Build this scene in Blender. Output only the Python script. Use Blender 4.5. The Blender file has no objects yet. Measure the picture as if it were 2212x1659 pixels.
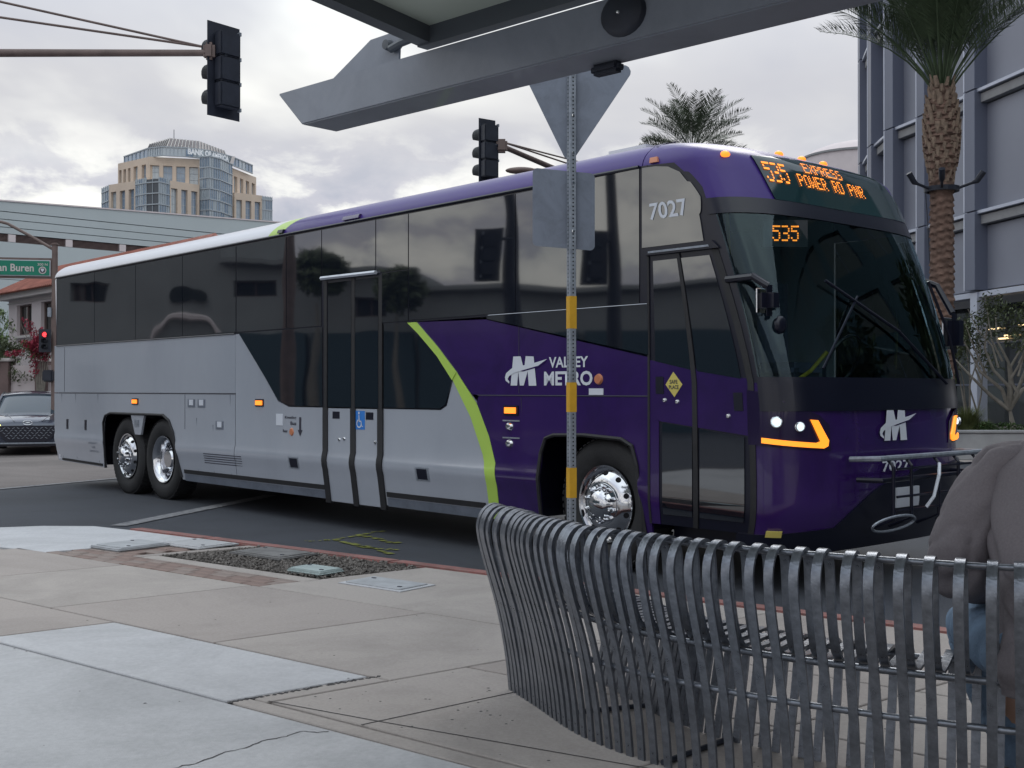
import bpy, bmesh, math, random
from mathutils import Vector, Matrix, noise
from mathutils.geometry import tessellate_polygon
random.seed(7)
PI = math.pi
C = bpy.context.scene.collection
sc = bpy.context.scene

# ------------------------------------------------------------------ camera, sky, sun, exposure
EYE = 1.45                                    # camera height above the road
FPX = 2511.0                                  # focal length in pixels of a 2212 px wide picture
HOR = 842.0
cam_d = bpy.data.cameras.new('camera')
cam = bpy.data.objects.new('camera', cam_d); C.objects.link(cam)
cam.location = (0, 0, EYE)
cam.rotation_euler = (math.radians(90) + math.atan((HOR - 829.5) / FPX), 0, 0)
cam_d.sensor_width = 36
cam_d.lens = 36 * FPX / 2212
cam_d.clip_start = 0.05
cam_d.clip_end = 4000
sc.camera = cam

world = bpy.data.worlds.new('World'); sc.world = world
world.use_nodes = True
SUN_EL, SUN_AZ = math.radians(38), math.radians(20)   # behind the clouds, ahead of the camera
def build_world():
    nt = world.node_tree; nt.nodes.clear()
    N = lambda t: nt.nodes.new(t)
    L = nt.links.new
    out = N('ShaderNodeOutputWorld')
    sky = N('ShaderNodeTexSky'); sky.sky_type = 'NISHITA'; sky.sun_disc = False
    sky.sun_elevation = SUN_EL; sky.sun_rotation = SUN_AZ
    b1 = N('ShaderNodeBackground'); b1.inputs[1].default_value = 0.1
    L(sky.outputs[0], b1.inputs[0])
    geo = N('ShaderNodeTexCoord')
    sep = N('ShaderNodeSeparateXYZ'); L(geo.outputs['Generated'], sep.inputs[0])
    # cloud deck: divide the direction by its height so that clouds flatten towards the horizon
    zc = N('ShaderNodeMath'); zc.operation = 'ADD'; L(sep.outputs[2], zc.inputs[0]); zc.inputs[1].default_value = 0.18
    zm = N('ShaderNodeMath'); zm.operation = 'MAXIMUM'; L(zc.outputs[0], zm.inputs[0]); zm.inputs[1].default_value = 0.12
    dx = N('ShaderNodeMath'); dx.operation = 'DIVIDE'; L(sep.outputs[0], dx.inputs[0]); L(zm.outputs[0], dx.inputs[1])
    dy = N('ShaderNodeMath'); dy.operation = 'DIVIDE'; L(sep.outputs[1], dy.inputs[0]); L(zm.outputs[0], dy.inputs[1])
    cb = N('ShaderNodeCombineXYZ'); L(dx.outputs[0], cb.inputs[0]); L(dy.outputs[0], cb.inputs[1])
    def nz(vec, scale, detail, rough, dist=0.0):
        n = N('ShaderNodeTexNoise'); n.inputs['Scale'].default_value = scale; n.inputs['Detail'].default_value = detail
        n.inputs['Roughness'].default_value = rough; n.inputs['Distortion'].default_value = dist
        L(vec, n.inputs['Vector']); return n.outputs[0]
    def ramp(sock, pts):
        r = N('ShaderNodeValToRGB'); L(sock, r.inputs[0])
        el = r.color_ramp.elements
        while len(el) < len(pts): el.new(0.5)
        for e, (p, c) in zip(el, pts):
            e.position = p; e.color = (c[0], c[1], c[2], 1)
        return r.outputs[0]
    # high, soft grey deck
    deck = ramp(nz(cb.outputs[0], 0.9, 5, 0.5, 0.3), [(0.30, (0.44, 0.45, 0.50)), (0.47, (0.57, 0.57, 0.58)), (0.60, (0.86, 0.86, 0.81))])
    # low cumulus with bright edges, only a band above the horizon
    sc3 = N('ShaderNodeMapping'); sc3.inputs['Scale'].default_value = (1, 1, 1.7); L(geo.outputs['Generated'], sc3.inputs[0])
    cum = ramp(nz(sc3.outputs[0], 9.0, 9, 0.58, 0.25), [(0.36, (0.42, 0.44, 0.51)), (0.47, (0.53, 0.53, 0.58)), (0.53, (0.80, 0.80, 0.77)), (0.60, (0.98, 0.97, 0.91))])
    band = ramp(sep.outputs[2], [(0.16, (1, 1, 1)), (0.225, (0, 0, 0))])
    mx = N('ShaderNodeMix'); mx.data_type = 'RGBA'
    L(band, mx.inputs[0]); L(deck, mx.inputs[6]); L(cum, mx.inputs[7])
    # overcast skies brighten steadily from the horizon to the zenith (1 + 2 sin e)
    cie = ramp(sep.outputs[2], [(0.0, (0.52, 0.52, 0.52)), (0.25, (0.58, 0.58, 0.59)), (0.5, (0.74, 0.80, 0.88)), (1.0, (0.86, 0.94, 1.0))])
    mg = N('ShaderNodeMix'); mg.data_type = 'RGBA'; mg.blend_type = 'MULTIPLY'; mg.inputs[0].default_value = 1.0
    L(mx.outputs[2], mg.inputs[6]); L(cie, mg.inputs[7])
    b2 = N('ShaderNodeBackground'); b2.inputs[1].default_value = 1.82
    L(mg.outputs[2], b2.inputs[0])
    gaps = ramp(nz(cb.outputs[0], 0.7, 3, 0.5), [(0.60, (0.97, 0.97, 0.97)), (0.72, (0.80, 0.80, 0.80))])
    ms = N('ShaderNodeMixShader'); L(gaps, ms.inputs[0]); L(b1.outputs[0], ms.inputs[1]); L(b2.outputs[0], ms.inputs[2])
    L(ms.outputs[0], out.inputs[0])
build_world()
sun_d = bpy.data.lights.new('sun', 'SUN'); sun_d.energy = 0.6; sun_d.angle = math.radians(25); sun_d.color = (1, 0.96, 0.9)
sun = bpy.data.objects.new('sun', sun_d); C.objects.link(sun)
sun.rotation_euler = (math.radians(90) - SUN_EL, 0, math.radians(180) - SUN_AZ)
sc.view_settings.view_transform = 'Standard'; sc.view_settings.look = 'None'
sc.view_settings.exposure = 0.22; sc.view_settings.gamma = 1.0; sc.view_settings.use_curve_mapping = False

# ------------------------------------------------------------------ materials
def mat(name, col, rough=0.6, metal=0.0, var=0.0, vscale=3.0, bump=0.0, bscale=40.0, ior=1.5, spec=0.5, coat=0.0, emit=None, estr=0.0, stretch=(1, 1, 1), col2=None, detail=6, bdist=0.01, stain=0.0, sscale=0.9):
    m = bpy.data.materials.new(name); m.use_nodes = True
    nt = m.node_tree; b = nt.nodes['Principled BSDF']
    b.inputs['Base Color'].default_value = (*col, 1); b.inputs['Roughness'].default_value = rough
    b.inputs['Metallic'].default_value = metal; b.inputs['IOR'].default_value = ior
    b.inputs['Specular IOR Level'].default_value = spec; b.inputs['Coat Weight'].default_value = coat
    b.inputs['Coat Roughness'].default_value = 0.03
    if emit: b.inputs['Emission Color'].default_value = (*emit, 1); b.inputs['Emission Strength'].default_value = estr
    tc = nt.nodes.new('ShaderNodeTexCoord'); mp = nt.nodes.new('ShaderNodeMapping'); mp.inputs['Scale'].default_value = stretch
    nt.links.new(tc.outputs['Object'], mp.inputs[0])
    if var > 0 or col2:
        n = nt.nodes.new('ShaderNodeTexNoise'); n.inputs['Scale'].default_value = vscale; n.inputs['Detail'].default_value = detail; n.inputs['Roughness'].default_value = 0.6
        nt.links.new(mp.outputs[0], n.inputs['Vector'])
        r = nt.nodes.new('ShaderNodeValToRGB'); e = r.color_ramp.elements
        c2 = col2 or tuple(c * (1 - var) for c in col); c1 = col if col2 else tuple(min(1, c * (1 + var)) for c in col)
        e[0].position = 0.32; e[0].color = (*c2, 1); e[1].position = 0.68; e[1].color = (*c1, 1)
        nt.links.new(n.outputs[0], r.inputs[0]); nt.links.new(r.outputs[0], b.inputs['Base Color'])
        if stain > 0:                              # broad blotches of dirt and wear
            n3 = nt.nodes.new('ShaderNodeTexNoise'); n3.inputs['Scale'].default_value = sscale; n3.inputs['Detail'].default_value = 9; n3.inputs['Roughness'].default_value = 0.72; n3.inputs['Distortion'].default_value = 0.6
            nt.links.new(mp.outputs[0], n3.inputs['Vector'])
            r3 = nt.nodes.new('ShaderNodeValToRGB'); q = r3.color_ramp.elements; q[0].position = 0.36; q[0].color = (1 - stain,) * 3 + (1,); q[1].position = 0.56; q[1].color = (1, 1, 1, 1)
            nt.links.new(n3.outputs[0], r3.inputs[0])
            mm = nt.nodes.new('ShaderNodeMix'); mm.data_type = 'RGBA'; mm.blend_type = 'MULTIPLY'; mm.inputs[0].default_value = 1
            nt.links.new(r.outputs[0], mm.inputs[6]); nt.links.new(r3.outputs[0], mm.inputs[7]); nt.links.new(mm.outputs[2], b.inputs['Base Color'])
        rr = nt.nodes.new('ShaderNodeMapRange'); rr.inputs[3].default_value = max(0, rough - 0.08); rr.inputs[4].default_value = min(1, rough + 0.08)
        nt.links.new(n.outputs[0], rr.inputs[0]); nt.links.new(rr.outputs[0], b.inputs['Roughness'])
    if bump > 0:
        n = nt.nodes.new('ShaderNodeTexNoise'); n.inputs['Scale'].default_value = bscale; n.inputs['Detail'].default_value = 4 if bscale > 3 else 0.5
        nt.links.new(mp.outputs[0], n.inputs['Vector'])
        bp = nt.nodes.new('ShaderNodeBump'); bp.inputs['Strength'].default_value = bump; bp.inputs['Distance'].default_value = bdist
        nt.links.new(n.outputs[0], bp.inputs['Height']); nt.links.new(bp.outputs[0], b.inputs['Normal'])
    return m
def glass_mat(name, tint, ior=1.5, rough=0.02, wav=0.0):
    m = bpy.data.materials.new(name); m.use_nodes = True
    nt = m.node_tree; nt.nodes.clear()
    o = nt.nodes.new('ShaderNodeOutputMaterial'); t = nt.nodes.new('ShaderNodeBsdfTransparent'); t.inputs[0].default_value = (*tint, 1)
    g = nt.nodes.new('ShaderNodeBsdfGlossy'); g.inputs['Roughness'].default_value = rough; g.inputs['Color'].default_value = (0.72, 0.93, 1.0, 1)
    f = nt.nodes.new('ShaderNodeFresnel'); f.inputs[0].default_value = ior
    x = nt.nodes.new('ShaderNodeMixShader')
    nt.links.new(f.outputs[0], x.inputs[0]); nt.links.new(t.outputs[0], x.inputs[1]); nt.links.new(g.outputs[0], x.inputs[2]); nt.links.new(x.outputs[0], o.inputs[0])
    return m

M = {}
M['asphalt'] = mat('asphalt', (0.050, 0.055, 0.070), 0.75, bump=0.4, bscale=120, vscale=45, col2=(0.034, 0.038, 0.050), stain=0.30, sscale=0.45)
M['worn_road'] = mat('worn_road', (0.17, 0.15, 0.145), 0.85, var=0.2, vscale=30, bump=0.3, bscale=90, stain=0.3, sscale=0.4)
M['sign_white'] = mat('sign_white', (0.85, 0.87, 0.9), 0.5)
M['reflected_dark'] = mat('reflected_dark', (0.035, 0.07, 0.09), 0.6)  # dark tone for the added surfaces that the coach glass reflects
M['road_paint'] = mat('road_paint', (0.30, 0.30, 0.31), 0.8, vscale=14, col2=(0.10, 0.10, 0.115), detail=10)
M['spray'] = mat('spray_paint', (0.16, 0.17, 0.03), 0.8, var=0.4, vscale=14)
M['joint'] = mat('joint_dirt', (0.045, 0.043, 0.045), 0.95, var=0.3, vscale=8)
M['tan'] = mat('tan_concrete', (0.39, 0.345, 0.325), 0.9, bump=0.2, bscale=160, vscale=60, col2=(0.325, 0.29, 0.27), stain=0.16)
M['tan2'] = mat('tan_concrete_pale', (0.415, 0.375, 0.35), 0.9, bump=0.2, bscale=160, vscale=60, col2=(0.355, 0.32, 0.30), stain=0.18, sscale=1.3)
M['grey'] = mat('grey_concrete', (0.50, 0.50, 0.515), 0.88, bump=0.2, bscale=140, vscale=50, col2=(0.43, 0.43, 0.445), stain=0.22, sscale=0.8)
M['grey2'] = mat('patched_grey_concrete', (0.525, 0.525, 0.54), 0.88, bump=0.2, bscale=140, vscale=50, col2=(0.455, 0.455, 0.475), stain=0.16, sscale=1.4)
M['white_conc'] = mat('new_concrete', (0.56, 0.56, 0.58), 0.88, bump=0.15, bscale=140, vscale=50, col2=(0.475, 0.48, 0.505), stain=0.16, sscale=1.1)
M['red_curb'] = mat('red_kerb_paint', (0.33, 0.12, 0.11), 0.8, vscale=18, col2=(0.26, 0.16, 0.145), detail=9, stain=0.35, sscale=3)
M['brick'] = mat('paving_brick', (0.23, 0.165, 0.145), 0.9, var=0.25, vscale=4, bump=0.3, bscale=80)
M['brick2'] = mat('paving_brick_grey', (0.255, 0.205, 0.185), 0.9, var=0.25, vscale=4, bump=0.3, bscale=80)
M['gravel'] = mat('gravel_stone', (0.15, 0.135, 0.125), 0.9, var=0.6, vscale=18)
M['soil'] = mat('soil', (0.07, 0.06, 0.055), 0.95, var=0.3, vscale=9, bump=0.5, bscale=50)
M['silver'] = mat('silver_bus_paint', (0.50, 0.53, 0.60), 0.22, metal=0.3, vscale=0.8, col2=(0.47, 0.50, 0.57), coat=0.6, bump=0.05, bscale=1.3, bdist=0.06, stain=0.05, sscale=0.8, stretch=(1, 1, 0.5))
M['roof_white'] = mat('white_roof_paint', (0.60, 0.60, 0.66), 0.3, coat=0.5)
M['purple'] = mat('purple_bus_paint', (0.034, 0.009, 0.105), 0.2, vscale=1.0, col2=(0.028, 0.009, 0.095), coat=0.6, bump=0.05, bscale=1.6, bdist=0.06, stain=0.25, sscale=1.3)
M['purple_skylit'] = mat('purple_bus_paint_skylit', (0.052, 0.024, 0.20), 0.36, coat=0.15, spec=0.35, vscale=1, col2=(0.044, 0.021, 0.175))  # same purple paint; brighter light on roof and brow put into the colour
M['lime'] = mat('lime_stripe', (0.42, 0.62, 0.10), 0.4, coat=0.3)
M['window'] = mat('tinted_bus_glass', (0.006, 0.008, 0.014), 0.03, ior=2.45, bump=0.05, bscale=1.1, bdist=0.10)
M['black'] = mat('black_trim', (0.006, 0.007, 0.018), 0.28)
M['rubber'] = mat('black_rubber', (0.014, 0.014, 0.017), 0.6, var=0.3, vscale=20)
M['tyre'] = mat('tyre_rubber', (0.018, 0.018, 0.02), 0.75, var=0.3, vscale=9, bump=0.3, bscale=60)
M['chrome'] = mat('polished_aluminium', (0.72, 0.73, 0.76), 0.10, metal=1.0, bump=0.06, bscale=14, bdist=0.02)
M['decal_white'] = mat('white_decal', (0.62, 0.65, 0.72), 0.5)
M['decal_dark'] = mat('dark_decal', (0.03, 0.03, 0.05), 0.5)
M['decal_yellow'] = mat('yellow_decal', (0.62, 0.52, 0.13), 0.5)
M['decal_blue'] = mat('blue_decal', (0.03, 0.20, 0.62), 0.4)
M['amber'] = mat('amber_lens_lit', (0.7, 0.2, 0.03), 0.3, emit=(1.0, 0.22, 0.02), estr=1.6)
M['amber_off'] = mat('amber_lens', (0.55, 0.20, 0.10), 0.3)
M['amber_led'] = mat('amber_led', (0.8, 0.3, 0.05), 0.3, emit=(1.0, 0.27, 0.015), estr=1.25)
M['led'] = mat('led_dots', (0.8, 0.3, 0.05), 0.4, emit=(1.0, 0.26, 0.02), estr=1.5)
M['lamp_glass'] = mat('lamp_housing_glass', (0.02, 0.012, 0.045), 0.08, ior=1.6)
M['lamp'] = mat('headlamp_lens', (0.8, 0.85, 0.9), 0.1, emit=(0.8, 0.95, 1.0), estr=0.7)
M['lamp_yellow'] = mat('headlamp_lit', (0.8, 0.85, 0.4), 0.1, emit=(0.85, 1.0, 0.25), estr=2.0)
M['red_lamp'] = mat('red_signal_lens', (0.8, 0.05, 0.04), 0.3, emit=(1, 0.05, 0.06), estr=2.0)
M['windscreen'] = glass_mat('windscreen_glass', (0.62, 0.78, 0.80), 1.55)
M['interior'] = mat('dark_interior', (0.03, 0.035, 0.04), 0.8, var=0.3, vscale=3)
M['seat_cloth'] = mat('seat_cloth', (0.05, 0.06, 0.10), 0.9, var=0.3, vscale=9)
M['yellow_rail'] = mat('yellow_rail', (0.5, 0.42, 0.05), 0.4)
M['steel'] = mat('bench_steel', (0.25, 0.27, 0.31), 0.30, metal=0.75, bump=0.2, bscale=60, vscale=35, col2=(0.16, 0.175, 0.205), stain=0.22, sscale=6)
M['galv'] = mat('galvanised_post', (0.30, 0.33, 0.38), 0.5, metal=0.6, var=0.2, vscale=25)
M['sign_back'] = mat('aluminium_sign_back', (0.21, 0.235, 0.29), 0.5, metal=0.45, vscale=3, col2=(0.175, 0.20, 0.25), stain=0.2, sscale=5)
M['refl_yellow'] = mat('yellow_reflective_tape', (0.62, 0.34, 0.02), 0.45, var=0.1, vscale=12)
M['hole'] = mat('punched_hole', (0.005, 0.005, 0.008), 0.9)
M['beam'] = mat('painted_shelter_steel', (0.235, 0.255, 0.305), 0.42, vscale=1.5, col2=(0.215, 0.235, 0.28), coat=0.15, stain=0.14, sscale=2.2)
M['beam_dark'] = mat('dark_shelter_frame', (0.075, 0.085, 0.10), 0.45, var=0.06, vscale=2)
M['canopy_glass'] = mat('frosted_canopy_glass', (0.42, 0.47, 0.42), 0.4)
M['signal_black'] = mat('signal_housing', (0.018, 0.022, 0.036), 0.5, var=0.2, vscale=7)
M['signal_grey'] = mat('signal_visor', (0.07, 0.075, 0.085), 0.6)
M['pole_brown'] = mat('brown_pole_paint', (0.16, 0.115, 0.105), 0.6, var=0.2, vscale=4)
M['green_sign'] = mat('green_street_sign', (0.0, 0.20, 0.125), 0.4)
M['stone'] = mat('tower_stone', (0.60, 0.49, 0.40), 0.8, var=0.06, vscale=0.2)
M['tower_glass'] = mat('tower_glass', (0.20, 0.28, 0.39), 0.08, ior=2.0, bump=0.25, bscale=0.25, bdist=0.3)
M['tower_glass_pale'] = mat('tower_glass_pale', (0.42, 0.48, 0.53), 0.1, ior=2.0, bump=0.2, bscale=0.25, bdist=0.3)
M['tower_dark'] = mat('tower_dark_cladding', (0.07, 0.08, 0.095), 0.4)
M['tower_roof'] = mat('tower_roof_metal', (0.17, 0.14, 0.14), 0.5)
M['mullion'] = mat('mullion', (0.36, 0.40, 0.44), 0.5)
M['arena'] = mat('grey_green_panel', (0.46, 0.51, 0.53), 0.7, var=0.05, vscale=0.08)
M['louver'] = mat('red_brown_louver', (0.155, 0.095, 0.085), 0.7)
M['stucco'] = mat('pale_stucco', (0.66, 0.59, 0.60), 0.9, var=0.04, vscale=0.8, bump=0.1, bscale=30)
M['tile'] = mat('red_roof_tile', (0.33, 0.13, 0.10), 0.8, var=0.3, vscale=2)
M['trim_white'] = mat('stucco_trim', (0.60, 0.56, 0.55), 0.8)
M['dark_glass'] = mat('dark_window_glass', (0.03, 0.035, 0.035), 0.05, ior=1.6)
M['pillar'] = mat('brown_wall_pillar', (0.17, 0.12, 0.115), 0.8, var=0.15, vscale=3)
M['metal_panel'] = mat('blue_grey_metal_panel', (0.25, 0.262, 0.315), 0.42, metal=0.2, vscale=0.25, col2=(0.215, 0.225, 0.275))
M['metal_fin'] = mat('blue_grey_metal_fin', (0.145, 0.16, 0.215), 0.4, metal=0.2)
M['metal_edge'] = mat('pale_metal_edge', (0.50, 0.53, 0.62), 0.35, metal=0.3)
M['ledge'] = mat('ledge_stone', (0.26, 0.26, 0.27), 0.7, var=0.1, vscale=3)
M['bark'] = mat('palm_bark', (0.145, 0.09, 0.07), 0.95, var=0.4, vscale=7, bump=0.5, bscale=30)
M['boot'] = mat('palm_boot', (0.22, 0.16, 0.12), 0.95, var=0.4, vscale=9)
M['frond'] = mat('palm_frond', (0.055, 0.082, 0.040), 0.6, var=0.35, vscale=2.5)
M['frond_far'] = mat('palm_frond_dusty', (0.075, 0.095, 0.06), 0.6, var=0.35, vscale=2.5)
M['rib_stem'] = mat('palm_rib', (0.20, 0.20, 0.11), 0.7)
M['leaf_olive'] = mat('olive_leaf', (0.075, 0.095, 0.045), 0.7, var=0.4, vscale=3)
M['leaf_green'] = mat('green_leaf', (0.06, 0.11, 0.03), 0.7, var=0.4, vscale=3)
M['leaf_red'] = mat('bougainvillea_bract', (0.32, 0.035, 0.07), 0.7, var=0.4, vscale=3)
M['twig'] = mat('pale_twig', (0.21, 0.19, 0.165), 0.8, var=0.2, vscale=9)
M['grass_blade'] = mat('grass_blade', (0.11, 0.13, 0.045), 0.8, var=0.4, vscale=4)
M['wall_conc'] = mat('planter_concrete', (0.33, 0.33, 0.34), 0.85, var=0.12, vscale=2.5)
M['jacket'] = mat('taupe_jacket_cloth', (0.215, 0.195, 0.21), 0.92, bump=0.35, bscale=420, bdist=0.002, vscale=160, col2=(0.175, 0.158, 0.172))
M['jeans'] = mat('blue_denim', (0.17, 0.25, 0.36), 0.9, var=0.25, vscale=14, bump=0.3, bscale=120)
M['skin'] = mat('skin', (0.42, 0.25, 0.18), 0.6)
M['hair'] = mat('dark_hair', (0.03, 0.022, 0.018), 0.7, bump=0.5, bscale=90)
M['shoe'] = mat('dark_shoe', (0.03, 0.03, 0.035), 0.6)
M['car_paint'] = mat('dark_blue_car_paint', (0.035, 0.045, 0.075), 0.18, metal=0.4, coat=1.0)
M['car_glass'] = mat('car_glass', (0.03, 0.05, 0.07), 0.04, ior=1.9)
M['warm_light'] = mat('warm_ceiling_light', (1, 0.8, 0.5), 0.5, emit=(1.0, 0.72, 0.38), estr=1.6)
M['lid'] = mat('utility_lid', (0.37, 0.38, 0.40), 0.8, var=0.15, vscale=9)
M['lid_dark'] = mat('old_utility_lid', (0.17, 0.165, 0.165), 0.9, var=0.25, vscale=9)
M['lid_green'] = mat('pale_green_lid', (0.34, 0.40, 0.40), 0.7, var=0.1, vscale=9)
M['speck'] = mat('gum_spot', (0.08, 0.08, 0.085), 0.9)

# ------------------------------------------------------------------ mesh helpers
def link(name, me, parent=None, loc=None):
    o = bpy.data.objects.new(name, me); C.objects.link(o)
    if parent is not None: o.parent = parent
    if loc is not None: o.location = loc
    return o
def obj(name, bm, m, parent=None, smooth=None, loc=None):
    me = bpy.data.meshes.new(name); bm.to_mesh(me); bm.free()
    me.materials.append(m)
    if smooth is not None:
        for p in me.polygons: p.use_smooth = True
        me.set_sharp_from_angle(angle=math.radians(smooth))
    return link(name, me, parent, loc)
def tag(o, label=None, cat=None, group=None, kind=None):
    if label: o['label'] = label
    if cat: o['category'] = cat
    if group: o['group'] = group
    if kind: o['kind'] = kind
    return o
def thing(name, label, cat, loc=(0, 0, 0), rz=0.0, group=None):
    o = bpy.data.objects.new(name, None); C.objects.link(o)
    o.location = loc; o.rotation_euler = (0, 0, rz); o.empty_display_size = 0.2
    return tag(o, label, cat, group)
def copy_tree(o, parent=None):
    c = o.copy(); C.objects.link(c)
    if parent is not None: c.parent = parent
    for ch in list(o.children): copy_tree(ch, c)
    return c
def P(u, v, Y):                                # a point at depth Y seen at pixel (u, v) of the 2212 px frame
    return Vector(((u - 1106) / FPX * Y, Y, EYE + (HOR - v) / FPX * Y))
def box(bm, c, s, rot=None):
    r = bmesh.ops.create_cube(bm, size=1.0)
    mt = Matrix.Translation(Vector(c)) @ (rot.to_4x4() if rot is not None else Matrix.Identity(4)) @ Matrix.Diagonal((s[0], s[1], s[2], 1))
    bmesh.ops.transform(bm, matrix=mt, verts=r['verts'])
    return r['verts']
def bevel(bm, w, seg=2):
    bmesh.ops.bevel(bm, geom=list(bm.edges), offset=w, segments=seg, affect='EDGES', clamp_overlap=True)
def bx(c, s, rot=None, bev=0.0, seg=2):
    bm = bmesh.new(); box(bm, c, s, rot)
    if bev: bevel(bm, bev, seg)
    return bm
def tube(bm, pts, r, n=8, cap=True):
    pts = [Vector(p) for p in pts]
    rs = r if isinstance(r, (list, tuple)) else [r] * len(pts)
    rings = []; up = None
    for i, p in enumerate(pts):
        d = (pts[min(i + 1, len(pts) - 1)] - pts[max(i - 1, 0)]).normalized()
        if up is None: up = Vector((0, 0, 1)) if abs(d.z) < 0.9 else Vector((1, 0, 0))
        a = d.cross(up).normalized(); b = a.cross(d).normalized(); up = b
        rings.append([bm.verts.new(p + (a * math.cos(2 * PI * k / n) + b * math.sin(2 * PI * k / n)) * rs[i]) for k in range(n)])
    for i in range(len(rings) - 1):
        for k in range(n):
            bm.faces.new((rings[i][k], rings[i][(k + 1) % n], rings[i + 1][(k + 1) % n], rings[i + 1][k]))
    if cap:
        bm.faces.new(rings[0][::-1]); bm.faces.new(rings[-1])
def tb(pts, r, n=8):
    bm = bmesh.new(); tube(bm, pts, r, n); return bm
def loft(bm, rings, closed=True, cap=True):
    vs = [[bm.verts.new(p) for p in r] for r in rings]
    n = len(vs[0])
    for i in range(len(vs) - 1):
        for k in range(n if closed else n - 1):
            bm.faces.new((vs[i][k], vs[i][(k + 1) % n], vs[i + 1][(k + 1) % n], vs[i + 1][k]))
    if cap and closed:
        bm.faces.new(vs[0][::-1]); bm.faces.new(vs[-1])
    return vs
def lathe(bm, prof, n=32, c=(0, 0, 0), axis='Z'):
    rings = []
    for k in range(n):
        a = 2 * PI * k / n; ring = []
        for r, h in prof:
            x, y = r * math.cos(a), r * math.sin(a)
            p = (x, y, h) if axis == 'Z' else ((x, h, y) if axis == 'Y' else (h, x, y))
            ring.append(bm.verts.new(Vector(c) + Vector(p)))
        rings.append(ring)
    for k in range(n):
        a, b = rings[k], rings[(k + 1) % n]
        for i in range(len(prof) - 1):
            if prof[i][0] < 1e-6 and prof[i + 1][0] < 1e-6: continue
            try: bm.faces.new((a[i], b[i], b[i + 1], a[i + 1]))
            except ValueError: pass
    bmesh.ops.remove_doubles(bm, verts=bm.verts, dist=1e-5)
    bmesh.ops.recalc_face_normals(bm, faces=bm.faces)
def prism(bm, pts, h, z=0.0, mx=None):
    """extrude a 2D outline (x, y) upward from z by h"""
    lo = [bm.verts.new((p[0], p[1], z)) for p in pts]; hi = [bm.verts.new((p[0], p[1], z + h)) for p in pts]
    n = len(pts)
    f = [bm.faces.new(hi), bm.faces.new(lo[::-1])]
    for i in range(n): f.append(bm.faces.new((lo[i], lo[(i + 1) % n], hi[(i + 1) % n], hi[i])))
    bmesh.ops.recalc_face_normals(bm, faces=f)
    if mx is not None: bmesh.ops.transform(bm, matrix=mx, verts=lo + hi)
    return lo + hi
FONTC = {}
def text_bm(s, size, bold=0.0, depth=0.0, shear=0.0, sx=1.0):
    """2D filled text as a bmesh in the XY plane, centred on its left base line"""
    cu = bpy.data.curves.new('lettering', 'FONT'); cu.body = s; cu.size = size; cu.offset = bold; cu.shear = shear; cu.resolution_u = 3; cu.extrude = depth
    o = bpy.data.objects.new('lettering', cu); C.objects.link(o)
    me = bpy.data.meshes.new_from_object(o, depsgraph=None) if False else o.to_mesh()
    bm = bmesh.new(); bm.from_mesh(me); o.to_mesh_clear()
    bpy.data.objects.remove(o); bpy.data.curves.remove(cu)
    for v in bm.verts: v.co.x *= sx
    return bm
def text_bounds(bm):
    xs = [v.co.x for v in bm.verts]; ys = [v.co.y for v in bm.verts]
    return min(xs), max(xs), min(ys), max(ys)
def fit_text(bm, x0, x1, y0, y1):
    a, b, c, d = text_bounds(bm)
    for v in bm.verts:
        v.co.x = x0 + (v.co.x - a) / (b - a) * (x1 - x0); v.co.y = y0 + (v.co.y - c) / (d - c) * (y1 - y0)
    return bm

# ------------------------------------------------------------------ ground, road, pavement
O2 = Vector((-1.537, 5.983)); CA = Vector((0.787, -0.617)); CB = Vector((0.79, 0.61))
def ab(a, b): return O2 + CA * a + CB * b
SW = 0.15                                     # pavement height over the road
def sheet(name, pts, z, m, parent=None, kind='structure'):
    bm = bmesh.new(); bm.faces.new([bm.verts.new((p[0], p[1], z)) for p in pts])
    bmesh.ops.triangulate(bm, faces=bm.faces)
    bmesh.ops.recalc_face_normals(bm, faces=bm.faces)
    for f in bm.faces:
        if f.normal.z < 0: f.normal_flip()
    o = obj(name, bm, m, parent)
    if kind: o['kind'] = kind
    return o
road = sheet('road', [(-900, -400), (900, -400), (900, 1800), (-900, 1800)], 0.0, M['asphalt'])
cross = sheet('crosswalk_paving', [(-40, 9), (-7.45, 16.9), (-6.5, 18.75), (-3.0, 25.8), (-3.0, 34), (-40, 34)], 0.004, M['worn_road'])
def strip(p, q, w, z=0.008):
    p, q = Vector(p), Vector(q); n = (q - p).normalized(); n = Vector((-n.y, n.x)) * w / 2
    return [p + n, q + n, q - n, p - n]
for p, q, w in [((-4.18, 12.35), (-3.3, 15.9), 0.20), ((-8.9, 14.0), (-3.2, 25.6), 0.16)]:
    o = sheet('road_marking', strip(p, q, w), 0.009, M['road_paint'], road, None)
# yellow survey marks sprayed on the asphalt
bm = bmesh.new()
def spray(pts, w):
    for i in range(len(pts) - 1):
        p, q = Vector(pts[i]), Vector(pts[i + 1]); nseg = 7
        for k in range(nseg):
            a = p.lerp(q, k / nseg); b = p.lerp(q, (k + random.uniform(0.5, 1.0)) / nseg)
            j = Vector((random.uniform(-.02, .02), random.uniform(-.03, .03)))
            ww = w * random.uniform(0.4, 1.2)
            bm.faces.new([bm.verts.new((c.x, c.y, 0.008)) for c in strip(a + j, b + j, ww)])
spray([(-1.97, 11.1), (-1.72, 11.2), (-1.30, 11.95)], .06); spray([(-1.72, 11.2), (-1.0, 10.2)], .07)
spray([(-1.50, 11.55), (-1.05, 10.9)], .09); spray([(-1.45, 10.75), (-1.0, 10.5)], .08)
obj('survey_marking', bm, M['spray'], road)

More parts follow.
